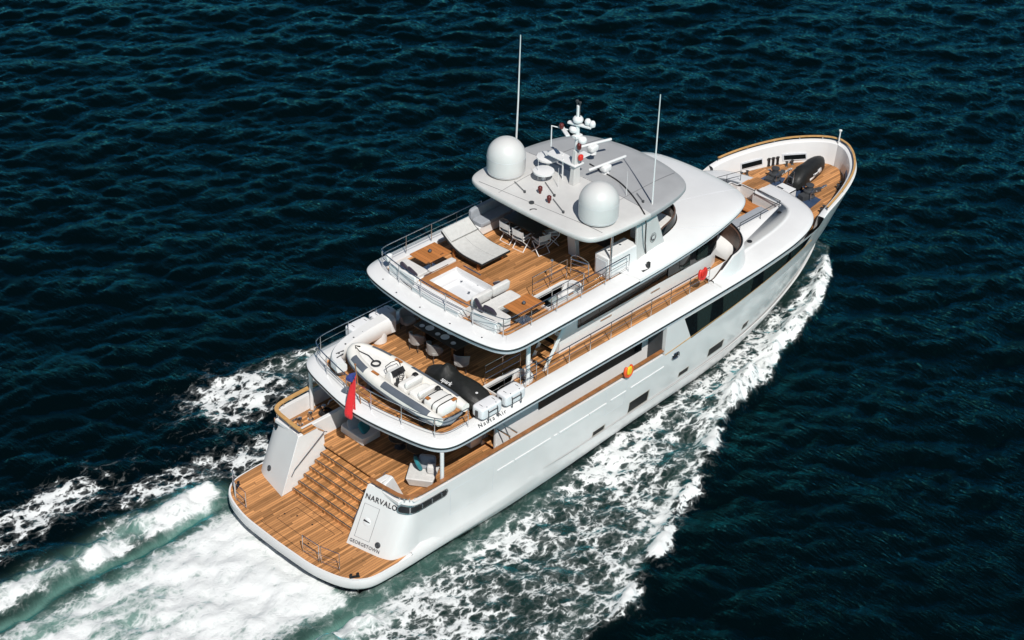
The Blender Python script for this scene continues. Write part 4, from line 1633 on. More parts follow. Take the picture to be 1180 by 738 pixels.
for x, y in ((9.55, -.6), (9.5, .5), (8.7, -.7), (9.75, -.1), (9.2, -.2)):
    b.lathe([(.05, 0), (.05, .012), (.02, .02)], (x, y, zt_ - .31 + (0 if abs(y) > .45 or x > 9.6 else -.02)), 10)
b.build_each("tub_jet", 'steel', ht_)
MB().slab(offset(out4, .04), [offset(in4, -.03)], S, zt_ - .045).build("tub_side", 'white', ht_, smooth=False)
MB().slab([(7.72, -1.15), (x0 + .05, -1.2), (x0 + .05, 1.3), (7.72, 1.25)], [], S, S + .34).build("tub_step", 'white', ht_, bevel=.03, smooth=False)
MB().box(9.0, 1.32, S + .44, 1.2, .03, .03).box(x1 - .1, .4, zt_ + .012, .06, .9, .02).build_each("tub_trim", 'steel', ht_)

# bar and lounge units fixed on the sun deck
b = MB().box(14.35, -2.66, S + .45, 1.6, .72, .9)
br_ = b.build("bar_counter", 'white', Y, bevel=.05)
MB().box(13.52, -2.66, S + .45, .02, .5, .6).build("bar_door", 'under', br_, smooth=False)
b = MB()
for x in (14.0, 14.6):
    b.lathe([(.05, 0), (.05, .02), (.02, .04)], (x, -2.6, S + .9), 10)
b.build_each("bar_fitting", 'steel', br_)
MB().box(15.4, 0.3, S + .7, .5, 3.4, 1.4).build("galley_unit", 'darkgrey', Y, bevel=.04)
b = MB()
b.box(13.4, 2.75, S + .19, 2.2, .6, .38).box(14.3, 2.2, S + .19, .5, 1.1, .38)
so_ = b.build("dining_sofa", 'white', Y, bevel=.03)
MB().soft(13.35, 2.68, S + .46, 2.0, .56, .18, e=.2).soft(14.25, 2.1, S + .46, .5, 1.0, .18, e=.2).build_each("seat_cushion", 'cushion_grey', so_)
MB().soft(13.4, 3.03, S + .68, 2.1, .2, .5, e=.3).soft(14.58, 2.3, S + .68, .22, 1.3, .5, e=.3).build_each("back_cushion", 'cushion_grey', so_)
# aft sofas either side of the hot tub
b = MB().box(8.38, 2.02, S + .18, .72, 1.25, .34).box(9.35, 1.46, S + .18, 1.25, .26, .34).box(8.0, 2.0, S + .3, .14, 1.4, .55)
sp_ = b.build("lounge_sofa", 'white', Y, bevel=.03)
MB().soft(8.42, 2.05, S + .40, .66, 1.22, .15, e=.18).soft(9.4, 1.44, S + .40, 1.25, .26, .13, e=.18).build_each("seat_cushion", 'cushion', sp_)
b = MB().box(8.4, -2.1, S + .18, .75, 1.3, .34).box(9.25, -1.72, S + .18, 1.2, .6, .34).box(8.02, -2.2, S + .3, .14, 1.2, .5)
ss_ = b.build("lounge_sofa", 'white', Y, bevel=.03)
MB().soft(8.45, -2.25, S + .40, .66, 1.1, .15, e=.18).soft(9.2, -1.78, S + .40, 1.6, .58, .15, e=.18).build_each("seat_cushion", 'cushion', ss_)
MB().soft(8.72, -1.33, S + .60, .95, .18, .42, e=.3, rx=.15).soft(9.65, -1.33, S + .60, .85, .18, .42, e=.3, rx=.15).build_each("back_cushion", 'cushion', ss_)

# tender crane along the port side of the upper deck
path = catmull([(4.75, 1.75), (4.95, 2.25), (5.6, 2.62), (6.6, 2.80), (7.6, 2.86), (8.1, 2.86)], 6)
b = MB()
rows = []
for i, (x, y) in enumerate(path):
    t = i / (len(path) - 1)
    a, c = path[max(i - 1, 0)], path[min(i + 1, len(path) - 1)]
    tx, ty = c[0] - a[0], c[1] - a[1]
    l = math.hypot(tx, ty)
    nx_, ny_ = ty / l, -tx / l
    w = .21 + .10 * t
    z0, z1 = U + .42 - .22 * t, U + .80 + .10 * t
    rows.append([(x + nx_ * s * w, y + ny_ * s * w, z) for s, z in ((-1, z0 + .06), (-1, z1 - .08), (-.75, z1), (.6, z1), (1, z1 - .12), (1, z0 + .06), (.8, z0), (-.8, z0))])
b.grid(rows, cv=True)
b.add(rows[0], [tuple(range(8))]).add(rows[-1], [tuple(range(7, -1, -1))])
cr_ = b.build("tender_crane", 'white', Y, angle=45)
MB().lathe([(.3, 0), (.3, .3), (.26, .5)], (7.5, 2.84, U), 20).box(5.1, 2.25, U + .2, .34, .34, .4, .7).build("crane_pedestal", 'white', cr_)
b = MB()
for k in (.25, .42, .5, .6):
    x, y = path[int(k * (len(path) - 1))]
    b.lathe([(.035, 0), (.035, .02)], (x + .02, y - .08, U + .84), 8)
for x, y, a in ((5.0, 2.12, 1.0), (5.15, 2.3, .8)):
    b.box(x, y, U + .83, .34, .03, .03, a - .9)
b.build_each("crane_fitting", 'darkgrey', cr_)

# small lights along the edges
for x, y, z in ((15.15, -3.55, S + .12), (15.15, 3.55, S + .12)):
    b = MB().box(x, y, z + .1, .12, .1, .26).box(x - .1, y, z - .02, .5, .12, .03)
    b.build_each("navigation_light", 'black', Y)
MB().soft(8.15, 2.92, S + .62, .26, .16, .3, e=.5).build("rail_lamp", 'white', Y)
b = MB()
for x, y in ((7.55, 2.6), (7.3, 1.6), (7.25, .3), (7.3, -1.2), (7.5, -2.6)):
    b.lathe([(.03, 0), (.03, .01)], (x, y, S + .085), 8)
b.build_each("deck_light", 'darkgrey', Y)

# ================================================================== THINGS STANDING ON THE YACHT
def teak_table(name, label, cx, cy, z, lx, ly, h, group=None, mat='teak_top'):
    t = thing(name, label, 'table', (cx, cy, z), 0, group)
    MB().box(0, 0, h - .025, lx, ly, .05).build("tabletop", mat, t, smooth=False, bevel=.01)
    MB().box(0, 0, .02, lx * .45, ly * .45, .04).tube([(0, 0, .03), (0, 0, h - .05)], .05, 10).build("pedestal", 'steel', t)
    MB().box(0, 0, h - .09, lx * .86, ly * .8, .07).build("underframe", 'darkgrey', t, smooth=False)
    return t


teak_table("lounge_table", "square teak table beside the sunbed, in front of the port aft sofa", 9.42, 2.06, S, 1.24, .92, .68)
teak_table("lounge_table", "square teak table by the sun-deck stairs, in front of the sofa with purple pillows", 9.42, -2.76, S, 1.22, .86, .68)
for x, y, lb in ((9.42, 2.1, "small dark round ashtray on the teak table next to the sunbed"), (9.42, -2.74, "small dark round ashtray on the teak table by the sun-deck stairs")):
    t = thing("ashtray", lb, "ashtray", (x, y, S + .68))
    MB().lathe([(.045, 0), (.07, .03), (.075, .07), (.05, .1), (.01, .105)], n=14).build("bowl", 'darkgrey', t)
    MB().lathe([(.05, .095), (.04, .115), (.01, .12)], n=12).build("lid", 'steel', t)

# double sunbed
t = thing("sunbed", "wide pale grey double sunbed with curved raised headrest on the sun deck", "sunbed", (11.2, 1.55, S))
prof = [(-1.1, .40), (-.5, .37), (-.05, .38), (.35, .47), (.7, .64), (1.05, .88)]
pc = catmull(prof, 5)
for nm, xa, xb, mt in (("sling", -.70, -.005, 'greyfab'), ("sling", .005, .70, 'greyfab')):
    b = MB()
    b.grid([[(xa, y, z) for y, z in pc], [(xa, y, z + .05) for y, z in pc], [(xb, y, z + .05) for y, z in pc], [(xb, y, z) for y, z in pc]], cu=True)
    b.build(nm, mt, t, angle=40)
b = MB()
hp = [(y, z) for y, z in pc if y > .55]
b.grid([[(-.68, y, z + .05) for y, z in hp], [(-.66, y, z + .11) for y, z in hp], [(.66, y, z + .11) for y, z in hp], [(.68, y, z + .05) for y, z in hp]], cu=True)
b.build("headrest", 'greyfab', t, angle=40)
b = MB()
for xx in (-.72, .72):
    b.tube([(xx, y, z + .0) for y, z in pc], .035, 6)
b.tube([(-.72, -1.1, .4), (.72, -1.1, .4)], .035, 6)
b.tube([(-.72, pc[-1][0], pc[-1][1]), (.72, pc[-1][0], pc[-1][1])], .035, 6)
b.build("bed_frame", 'black', t)
for xx in (-.6, .6):
    for yy in (-.8, .5):
        MB().box(xx, yy, .18, .09, .09, .36).build("leg", 'teak_top', t, smooth=False)
MB().box(0, -.1, .24, 1.2, 1.6, .16).build("base_block", 'black', t, smooth=False)  # plain black block filling the space below the sling


def pillow(name, label, x, y, z, rz, mat, s=.45, tilt=.9, group=None):
    b = MB().soft(0, 0, 0, s, s, .16, e=.55, rx=tilt)
    o = b.build(name, mat)
    o.location = (x, y, z)
    o.rotation_euler = (0, 0, rz)
    return tag(o, label, "pillow", group)


pillow("pillow", "dark purple pillow against the aft rail beside the port teak table, inboard one", 8.1, 1.62, S + .62, R(75), 'purple', .42)
pillow("pillow", "dark purple pillow against the aft rail beside the port teak table, outboard one", 8.16, 2.1, S + .58, R(60), 'purple', .4)
pillow("pillow", "dark purple pillow on the starboard sofa nearest the hot tub", 8.22, -1.72, S + .68, R(60), 'purple', .5, 1.1)
pillow("pillow", "dark purple pillow on the starboard sofa at the corner of the aft rail", 8.28, -2.2, S + .66, R(95), 'purple', .5, 1.0)
b = MB()
b.grid([[(-.22, y, .02), (-.2, y, .07), (.02, y, .08), (.10, y * .9, .02), (.12, y * .8, -.26)] for y in (-.2, -.1, 0, .1, .2)])
o = b.build("towel", 'purple', angle=60)
o.modifiers.new("solid", 'SOLIDIFY').thickness = .03
o.location = (10.0, -1.0, S + .42)
o.rotation_euler = (0, 0, R(-20))
tag(o, "dark purple towel draped over the forward corner of the hot tub", "towel")


# white folding director chairs under the hardtop
def director_chair(label, loc, rz, group):
    t = thing("folding_chair", label, "chair", loc, rz, group)
    MB().box(0, 0, .46, .44, .46, .025).build("seat", 'greyfab', t, smooth=False)
    MB().grid([[(-.24, y, z) for z in (.62, .86)] for y in (-.24, 0, .24)]).grid([[(-.265 - (.02 if y == 0 else 0), y, z) for z in (.62, .86)] for y in (-.24, 0, .24)]).build("backrest", 'cushion', t)
    for s in (-1, 1):
        MB().tube([(-.22, s * .25, 0), (.22, s * .25, .46)], .018, 6).build("leg", 'white', t)
        MB().tube([(.22, s * .25, 0), (-.22, s * .25, .46), (-.25, s * .25, .88)], .018, 6).build("leg", 'white', t)
        MB().box(-.0, s * .25, .64, .46, .05, .025).build("armrest", 'white', t, smooth=False)
    MB().tube([(.22, -.25, 0), (.22, .25, 0)], .014, 5).tube([(-.22, -.25, 0), (-.22, .25, 0)], .014, 5).build("stretcher", 'white', t)
    return t


DG = "folding chairs round the table under the hardtop"
dc = director_chair("white folding chair under the hardtop edge, nearer the grey sofa", (12.92, 1.5, S), R(0), DG)
dup(dc, (12.88, .78, S), R(5), "white folding chair under the hardtop edge, in the middle of the row", DG)
dup(dc, (13.2, .08, S), R(80), "white folding chair at the table end, nearest the grey hardtop column", DG)
dup(dc, (13.95, .25, S), R(150), "white folding chair deep under the hardtop behind the table end", DG)
t = thing("dining_table", "dark table in the shade under the hardtop among white folding chairs", "table", (13.45, 1.15, S))
MB().box(0, 0, .72, .75, 1.7, .05).build("tabletop", 'darkwood', t, smooth=False, bevel=.01)
for yy in (-.6, .6):
    MB().box(0, yy, .35, .5, .08, .7).build("leg", 'darkgrey', t, smooth=False)

# ---- upper deck: dining group
t = thing("dining_table", "long dark dining table laid with plates on the upper deck", "table", (8.8, .72, U))
MB().box(0, 0, .74, .92, 2.3, .05).build("tabletop", 'darkwood', t, smooth=False, bevel=.012)
for yy in (-.75, .75):
    MB().box(0, yy, .36, .55, .12, .70).build("leg", 'darkwood', t, smooth=False)
for i, (x, y, r_) in enumerate(((8.52, 1.58, .1), (8.62, 1.27, .17), (8.56, .78, .1), (8.62, .45, .17), (8.56, -.05, .1), (8.98, 1.3, .15), (8.98, .5, .15))):
    o = MB().lathe([(r_ * .6, 0), (r_, .022), (r_ * .98, .028), (r_ * .62, .012), (.01, .012)], n=20).build("plate", 'porcelain')
    o.location = (x, y, U + .766)
    where = ("small round plate at the port end of the dark dining table", "large round plate nearest the port end of the dark dining table", "small round plate between the two large plates on the dark dining table",
             "large round plate in the middle of the aft side of the dark dining table", "small round plate at the starboard end of the dark dining table", "round plate on the far side of the dark dining table, port half", "round plate on the far side of the dark dining table, starboard half")[i]
    tag(o, where, "plate", "plates laid on the upper-deck dining table")


def tub_chair(label, loc, rz, group):
    t = thing("tub_chair", label, "chair", loc, rz, group)
    MB().soft(0, 0, .42, .52, .52, .14, e=.35).build("seat", 'tubgrey', t)
    b = MB()
    n = 15
    rows = []
    for z, r_ in ((.34, .27), (.55, .29), (.80, .31), (.82, .285), (.55, .26), (.36, .24)):
        row = []
        for i in range(n):
            a = math.pi * (.42 + 1.16 * i / (n - 1))
            f = 1 - abs(i - (n - 1) / 2) / ((n - 1) / 2)
            zz = z if z < .5 else .45 + (z - .45) * (.55 + .45 * min(1, f * 1.6))
            row.append((r_ * math.cos(a), r_ * math.sin(a), zz))
        rows.append(row)
    b.grid(rows, cu=True)
    b.build("backrest", 'tubgrey', t, angle=50)
    for sx in (-1, 1):
        for sy in (-1, 1):
            MB().tube([(sx * .2, sy * .2, 0), (sx * .18, sy * .18, .37)], [.012, .02], 6).build("leg", 'darkgrey', t)
    return t


TG = "woven tub chairs round the upper-deck dining table"
tc_ = tub_chair("grey tub chair on the aft side of the dining table, port-most of its row", (8.12, 1.42, U), R(8), TG)
dup(tc_, (8.12, .48, U), R(-5), "grey tub chair on the aft side of the dining table, in the middle", TG)
dup(tc_, (8.35, -.72, U), R(35), "grey tub chair at the starboard end of the dark dining table", TG)
dup(tc_, (8.75, 2.62, U), R(-95), "pale tub chair by the port rail, turned to the end of the dining table", TG)
dup(tc_, (9.35, 2.85, U), R(-110), "pale tub chair by the port rail, half behind the other pale chair", TG)
dup(tc_, (9.52, 1.75, U), R(180), "round-backed tub chair on the far side of the dining table behind the post", TG)
dup(tc_, (9.5, .85, U), R(175), "tub chair in deep shade on the far side of the dining table", TG)

# ---- liferaft canisters
def liferaft(label, loc, rz):
    t = thing("liferaft", label, "liferaft", loc, rz, "liferaft canisters on the upper-deck edge")
    MB().soft(0, 0, .36, 1.0, .56, .46, e=.28, n=28, k=16).build("canister", 'raft', t, angle=60)
    b = MB()
    for s in (-.22, .22):
        b.tube([(s, -.31, .05), (s, -.31, .40), (s, -.2, .6)], .02, 6)
    b.tube([(-.22, -.31, .40), (.22, -.31, .40)], .02, 6)
    b.build("cradle", 'darkgrey', t)
    b = MB()
    for s in (-.3, .3):
        b.tube([(s, .27 * math.cos(a), .36 + .235 * math.sin(a)) for a in [2 * math.pi * i / 24 for i in range(24)]], .012, 4, closed=True)
    b.box(-.515, 0, .34, .03, .12, .24)
    b.build_each("strap", 'darkgrey', t)
    return t


lf = liferaft("white liferaft canister on the starboard edge beside the jet ski", (6.98, -3.43, U + .1), 0)
dup(lf, (8.15, -3.43, U + .1), 0, "white liferaft canister on the starboard edge beside the stairwell rails")
dup(lf, (7.05, 3.42, U + .1), math.pi, "white liferaft canister on the port edge beside the middle of the crane arm")
dup(lf, (8.2, 3.42, U + .1), math.pi, "white liferaft canister on the port edge beside the pale tub chairs")


# ---- tender on the upper deck
t = thing("tender", "white inflatable tender with grey patches on its tubes, stowed across the upper deck", "tender", (5.62, -.50, U), R(90))
L2 = 2.72
half_w = .62
tp = [(-L2 + .1, -half_w, .66), (-1.5, -half_w - .02, .66), (0, -half_w - .01, .68), (1.0, -half_w + .06, .72), (1.9, -.40, .79), (2.4, -.18, .84), (2.52, 0, .85)]
tpath = [tuple(p) for p in catmull(tp, 5)]
tpath = tpath + [(x, -y, z) for x, y, z in reversed(tpath[:-1])]
rad = [.16 + .09 * min(1, (i + 0.5) / 4) if i < 4 else (.16 + .09 * min(1, (len(tpath) - 1 - i + .5) / 4) if len(tpath) - 1 - i < 4 else .25) for i in range(len(tpath))]
MB().tube(tpath, rad, 14).build("inflatable_tube", 'rib', t, angle=60)
b = MB()
rows = []
for x, w, zk, zc in ((-2.55, .56, .22, .42), (-1, .58, .2, .42), (.5, .56, .2, .45), (1.5, .44, .28, .55), (2.1, .25, .42, .66), (2.45, .05, .62, .78)):
    rows.append([(x, -w, zc + .12), (x, -w * .95, zc), (x, -w * .45, (zc + zk) / 2), (x, 0, zk), (x, w * .45, (zc + zk) / 2), (x, w * .95, zc), (x, w, zc + .12)])
b.grid(rows)
b.add(rows[0], [tuple(range(7))])
b.build("boat_hull", 'ribhull', t, angle=40)
# grey rubbing patches along the tube tops
for i0, i1 in ((2, 11), (16, 21)):
    for mir in (1, -1):
        b = MB()
        rows = []
        for i in range(i0, i1 + 1):
            x, y, z = tpath[i]
            a, c = Vector(tpath[i - 1]), Vector(tpath[i + 1])
            d = (c - a).normalized()
            o_ = d.cross(Vector((0, 0, 1))).normalized()
            row = []
            for k in range(6):
                an = R(28 + 62 * k / 5)
                v = Vector((x, y, z)) + (o_ * math.cos(an) + Vector((0, 0, 1)) * math.sin(an)) * (rad[i] + .008)
                row.append((v.x, v.y * mir, v.z))
            rows.append(row)
        b.grid(rows)
        b.build("tube_patch", 'ribpatch', t, angle=60)
for k in (0, 1):
    pts = []
    for x, y, z in tpath[1:-1]:
        a = math.hypot(x - 0, y * 2.2)
        d = Vector((x * .12, y, 0)).normalized()
        pts.append((x + d.x * .25, y + d.y * .25, z - .03 - k * .07))
    MB().tube(pts, .022, 5).build("rubbing_strake", 'ribpatch', t)
b = MB()
fdk = [(x * .98 - .02, y * .86, z + .16) for x, y, z in tpath if x > .55]
b.add(fdk, [tuple(range(len(fdk)))])
n_ = len(fdk)
b.grid([[(x, y, z) for x, y, z in fdk], [(x, y, z - .25) for x, y, z in fdk]], cv=True)
b.build("fore_deck", 'vinyl', t, angle=40)
MB().box(-.9, 0, .56, 3.2, 1.0, .06).build("sole", 'teak', t, smooth=False)
b = MB().hexa([(.1, -.36, .58), (.62, -.36, .58), (.62, .36, .58), (.1, .36, .58)], [(.25, -.3, 1.12), (.5, -.28, 1.05), (.5, .28, 1.05), (.25, .3, 1.12)])
cs = b.build("console", 'vinyl', t, bevel=.04)
MB().hexa([(.12, -.28, .98), (.27, -.28, 1.14), (.27, .28, 1.14), (.12, .28, .98)], [(.10, -.28, 1.0), (.25, -.28, 1.16), (.25, .28, 1.16), (.10, .28, 1.0)]).build("dashboard", 'black', cs, smooth=False)
b = MB().tube([(.42, -.32, 1.06), (.52, -.3, 1.26), (.56, 0, 1.28), (.52, .3, 1.26), (.42, .32, 1.06)], .016, 6)
b.build("windscreen_hoop", 'black', cs)
wr = Matrix.Rotation(R(-48), 3, 'Y')
b = MB().tube([wr @ Vector((.15 * math.cos(a), .15 * math.sin(a), 0)) + Vector((.02, .05, 1.02)) for a in [2 * math.pi * i / 18 for i in range(18)]], .018, 6, closed=True)
for a in (0, 2.1, 4.2):
    b.tube([wr @ Vector((.15 * math.cos(a), .15 * math.sin(a), 0)) + Vector((.02, .05, 1.02)), Vector((.05, .05, .99))], .012, 5)
b.build("steering_wheel", 'black', cs)
MB().soft(-.42, 0, .78, .5, .84, .36, e=.3).soft(-.62, 0, 1.02, .16, .8, .34, e=.35, ry=-.2).build("helm_seat", 'vinyl', t)
MB().soft(-1.05, 0, .76, .55, .86, .34, e=.3).soft(-1.32, 0, .98, .16, .82, .3, e=.35, ry=-.2).build("bench_seat", 'vinyl', t)
MB().soft(-1.95, 0, .80, 1.0, .92, .52, e=.42).build("engine_cover", 'vinyl', t)
b = MB()
for x in (-1.62, -2.05, -2.3):
    b.tube([(x, .47 * math.copysign(abs(math.cos(a)) ** .45, math.cos(a)), .80 + .265 * math.copysign(abs(math.sin(a)) ** .45, math.sin(a))) for a in [math.pi * i / 14 for i in range(15)]], .022, 5)
b.build_each("strap", 'black', t)
MB().box(.78, -.56, .98, .34, .1, .03).box(.78, .56, .98, .34, .1, .03).box(-.7, -.5, .74, 1.2, .1, .03).box(-1.72, .34, 1.07, .16, .14, .03).box(-2.35, -.3, 1.04, .16, .2, .03).build_each("teak_step", 'teak_top', t, smooth=False)
b = MB()
b.tube([(1.2 + .16 * math.cos(a), .15 + .16 * math.sin(a), .99) for a in [2 * math.pi * i / 16 for i in range(16)]], .03, 6, closed=True)
b.tube([(2.42, .05, 1.06), (2.15, .1, 1.02), (1.75, .02, 1.0), (1.36, .1, .99)], .018, 5)
b.tube([(2.3, -.08, 1.06), (2.45, .04, 1.07), (2.3, .14, 1.06)], .03, 5)
b.build("bow_line", 'black', t)
b = MB().soft(-1.55, -.3, 1.02, .2, .16, .3, e=.5).soft(-.2, .38, .95, .1, .12, .4, e=.5).soft(-.25, -.42, .92, .22, .2, .2, e=.6)
b.build_each("throttle", 'black', t)
b = MB()
for x in (-1.6, 1.2):
    b.hexa([(x - .1, -.6, 0), (x + .1, -.6, 0), (x + .1, .6, 0), (x - .1, .6, 0)], [(x - .08, -.5, .34), (x + .08, -.5, .34), (x + .08, .5, .34), (x - .08, .5, .34)])
b.build_each("chock", 'darkgrey', t, smooth=False)


# ---- covered jet ski on the upper deck, and a covered one on the foredeck
def covered_ski(label, loc, rz, length, width, secs):
    t = thing("covered_jet_ski", label, "jet ski", loc, rz)
    rows = []
    rr = random.Random(5)
    for x, w, h, e in secs:
        row = []
        for j in range(22):
            a = math.pi * (j / 21)
            cx_ = math.copysign(abs(math.cos(a)) ** e, math.cos(a))
            sz = abs(math.sin(a)) ** (e + .15)
            fold = .015 * math.sin(j * 2.3 + x * 9) + .012 * rr.uniform(-1, 1)
            row.append((x * length, cx_ * (w * width / 2) + fold, .12 + sz * h + fold * .6))
        rows.append(row)
    b = MB().grid(rows)
    b.add(rows[0], [tuple(range(21, -1, -1))]).add(rows[-1], [tuple(range(22))])
    b.build("canvas_cover", 'cover', t, angle=70)
    return t


secs = [(-.5, .55, .28, .8), (-.47, .8, .34, .7), (-.38, .95, .45, .65), (-.25, 1.0, .58, .75), (-.12, 1.0, .62, .85), (0.0, 1.0, .58, .9), (.08, 1.0, .62, 1.0), (.14, 1.0, .84, 1.15), (.19, .98, .86, 1.15), (.26, .92, .62, .95), (.36, .8, .5, .8), (.45, .55, .38, .75), (.5, .2, .24, .8)]
js = covered_ski("jet ski under a black canvas cover with white lettering, beside the tender", (7.28, -1.55, U), R(90), 2.95, 1.15, secs)
text_obj("spark", "cover_lettering", 'porcelain', js, (.1, .40, .60), (-1, 0, 0), (0, -.75, .65), .23, shear=.3, bold=.003)
b = MB().grid([[(.42, y, .1), (.42, y * .8, .45)] for y in (-.3, 0, .3)])
MB().lathe([(.05, 0), (.05, .015)], (-1.15, .1, .60), 10).build("cover_vent", 'porcelain', js)
MB().box(0, 0, .06, 1.9, .7, .12).build("cradle", 'darkgrey', js, smooth=False)
secs2 = [(-.5, .7, .4, .7), (-.4, .95, .52, .7), (-.25, 1.0, .72, .8), (-.1, 1.0, .66, .85), (.05, 1.0, .62, .8), (.2, .95, .6, .75), (.35, .8, .52, .7), (.45, .55, .42, .7), (.5, .2, .25, .7)]
bs = covered_ski("long black canvas-covered craft lying on the teak foredeck at the bow", (30.0, .12, 4.0), R(10), 2.75, .82, secs2)
b = MB()
rows = []
for x in (-.55, -.2, .2, .55):
    rows.append([(x, -.405 - .012, z) if z < .3 else (x, -.36 - .012, z) for z in (.2, .28, .42)])
b.grid(rows)
o = b.build("cover_patch", 'porcelain', bs)
o.modifiers.new("solid", 'SOLIDIFY').thickness = .012
text_obj("Spark", "cover_lettering", 'lettering', bs, (0, -.435, .31), (1, 0, 0), (0, .35, 1), .2, shear=.25)
MB().box(0, 0, .06, 1.8, .5, .12).build("cradle", 'darkgrey', bs, smooth=False)

# ---- ensign on its staff at the stern rail
t = thing("ensign", "red ensign hanging limp from a raked staff at the upper-deck stern rail", "flag", (4.22, .16, U + .1))
MB().tube([(0.02, 0, 0), (-.16, 0.02, 1.75)], .024, 7).lathe([(.02, 0), (.045, .03), (.02, .06)], (-.16, .02, 1.74), 8).build("flagstaff", 'caprail', t)
b, b2 = MB(), MB()
def cloth(z0, z1, n, w0, w1):
    rows = []
    for i in range(n + 1):
        f = i / n
        z = z0 + (z1 - z0) * f
        w = w0 + (w1 - w0) * f
        row = []
        for j in range(13):
            s = j / 12
            row.append((-.16 - .02 * f - .26 * s * w * (1 - .35 * math.sin(f * 5)) - .08 * f * f + .06 * math.sin(s * 9 + f * 5), .02 + .13 * math.sin(s * 12 + f * 4.5) * (.35 + .65 * f) + .05 * (s - .5) + .10 * f * (1 - f), z + .05 * math.sin(s * 7 + f)))
        rows.append(row)
    return rows
b.grid(cloth(1.25, -.32, 18, .8, 1.1))
o = b.build("flag_cloth", 'red', t, angle=80)
o.modifiers.new("solid", 'SOLIDIFY').thickness = .012
b2.grid([[(x - .004, y, z) for x, y, z in r] for r in cloth(1.42, 1.25, 5, .3, .8)])
o = b2.build("canton", 'blue', t, angle=80)
o.modifiers.new("solid", 'SOLIDIFY').thickness = .014


# ---- lifebuoys on the rails
def horseshoe(label, loc, rz, m1, m2):
    t = thing("lifebuoy", label, "lifebuoy", loc, rz)
    b = MB()
    pts = [(.24 * math.sin(a), -.02, .26 - .28 * math.cos(a) + .06) for a in [R(-150) + R(300) * i / 20 for i in range(21)]]
    b.tube(pts, [.05] + [.085] * 19 + [.05], 10)
    b.build("float", m1, t, angle=60)
    MB().soft(.0, -.07, .36, .32, .14, .42, e=.6).build("light_pouch", m2, t)
    MB().tube([(-.1, .06, .5), (-.1, .06, .05)], .012, 5).tube([(.1, .06, .5), (.1, .06, .05)], .012, 5).build("bracket", 'steel', t)
    return t


horseshoe("red horseshoe lifebuoy hung on the upper side-deck rail near the bridge bulwark", (18.75, -3.30, 5.18), R(0), 'redpaint', 'redpaint').scale = (.8, .8, .85)
horseshoe("red lifebuoy with a yellow pouch hung on the main-deck cap rail", (14.05, -3.82, 3.12), R(0), 'orange', 'yellow').scale = (.8, .8, .85)

# ---- main-deck cockpit
t = thing("cockpit_daybed", "low pale daybed in the shade of the main-deck cockpit with teal and grey pillows", "daybed", (5.2, 1.35, M))
MB().box(0, 0, .12, .86, 1.25, .2).build("base", 'cushion', t, bevel=.03)
MB().soft(0, 0, .27, .9, 1.28, .14, e=.2).build("mattress", 'cushion', t)
pillow("pillow", "teal pillow on the daybed in the shaded cockpit", 5.18, 1.12, M + .48, R(20), 'teal', .5, 1.0)
pillow("pillow", "grey pillow next to the teal one on the shaded daybed", 5.05, 1.56, M + .45, R(-20), 'cushion_grey', .46, .9)
t = thing("lounge_chair", "angular cream lounge chair in the sun beside the starboard cockpit post", "lounge chair", (5.0, -2.2, M), R(35))
b = MB().hexa([(-.45, -.4, .04), (.4, -.45, .04), (.4, .45, .04), (-.45, .4, .04)], [(-.55, -.5, .42), (.48, -.55, .36), (.48, .55, .36), (-.55, .5, .42)])
b.build("seat", 'cushion', t, bevel=.04)
MB().soft(.30, -.12, .62, .24, .62, .52, e=.4, ry=.25).build("backrest", 'cushion_grey', t)
MB().soft(.02, -.33, .56, .3, .3, .34, e=.4).build("bolster", 'cushion', t)
pillow("pillow", "teal pillow propped on the cream lounge chair", 5.0, -1.98, M + .62, R(60), 'teal', .48, 1.15)


def round_table(label, loc, r_):
    t = thing("round_table", label, "table", loc, 0, "dark round tables in the cockpit shade")
    MB().lathe([(r_, 0), (r_, .03), (r_ * .97, .04), (.01, .04)], (0, 0, .42), 28).build("tabletop", 'darkwood', t)
    MB().lathe([(r_ * .5, 0), (r_ * .45, .02), (.05, .05), (.05, .42)], n=18).build("pedestal", 'darkgrey', t)


round_table("dark round table in the cockpit shade nearer the pale daybed", (5.75, -.2, M), .42)
round_table("dark round table in the cockpit shade nearer the cream lounge chair", (5.9, -1.1, M), .48)
b = MB().box(7.9, 0, M + .22, .8, 4.2, .4).box(8.35, 0, M + .5, .2, 4.2, .5)
so2 = b.build("cockpit_sofa", 'white', Y, bevel=.03)
MB().soft(7.85, 0, M + .48, .76, 4.1, .16, e=.15).build_each("seat_cushion", 'cushion_grey', so2)

# ================================================================== THE SEA
def fft_tile(N, L, lam_peak, wdir, slope_rms, spread=2.0, kmax_lam=0.5, seed=3, p=3.6):
    r_ = np.random.default_rng(seed)
    k = np.fft.fftfreq(N, L / N) * 2 * np.pi
    KX, KY = np.meshgrid(k, k, indexing='ij')
    K = np.hypot(KX, KY)
    K[0, 0] = 1
    kp = 2 * np.pi / lam_peak
    sp = np.exp(-1.25 * (kp / K) ** 2) / K ** p
    cosd = (KX * math.cos(wdir) + KY * math.sin(wdir)) / K
    sp *= np.where(cosd > 0, np.abs(cosd) ** (2 * spread), .12 * np.abs(cosd) ** 2)
    sp *= np.exp(-(K / (2 * np.pi / kmax_lam)) ** 2)
    sp[0, 0] = 0
    A = np.sqrt(sp) * (r_.normal(size=(N, N)) + 1j * r_.normal(size=(N, N)))
    h = np.real(np.fft.ifft2(A))
    gx = np.real(np.fft.ifft2(1j * KX * A))
    sc = slope_rms / (gx.std() + np.real(np.fft.ifft2(1j * KY * A)).std()) * 1.4
    dx = np.real(np.fft.ifft2(1j * KX / K * A)) * sc
    dy = np.real(np.fft.ifft2(1j * KY / K * A)) * sc
    return h * sc, dx, dy


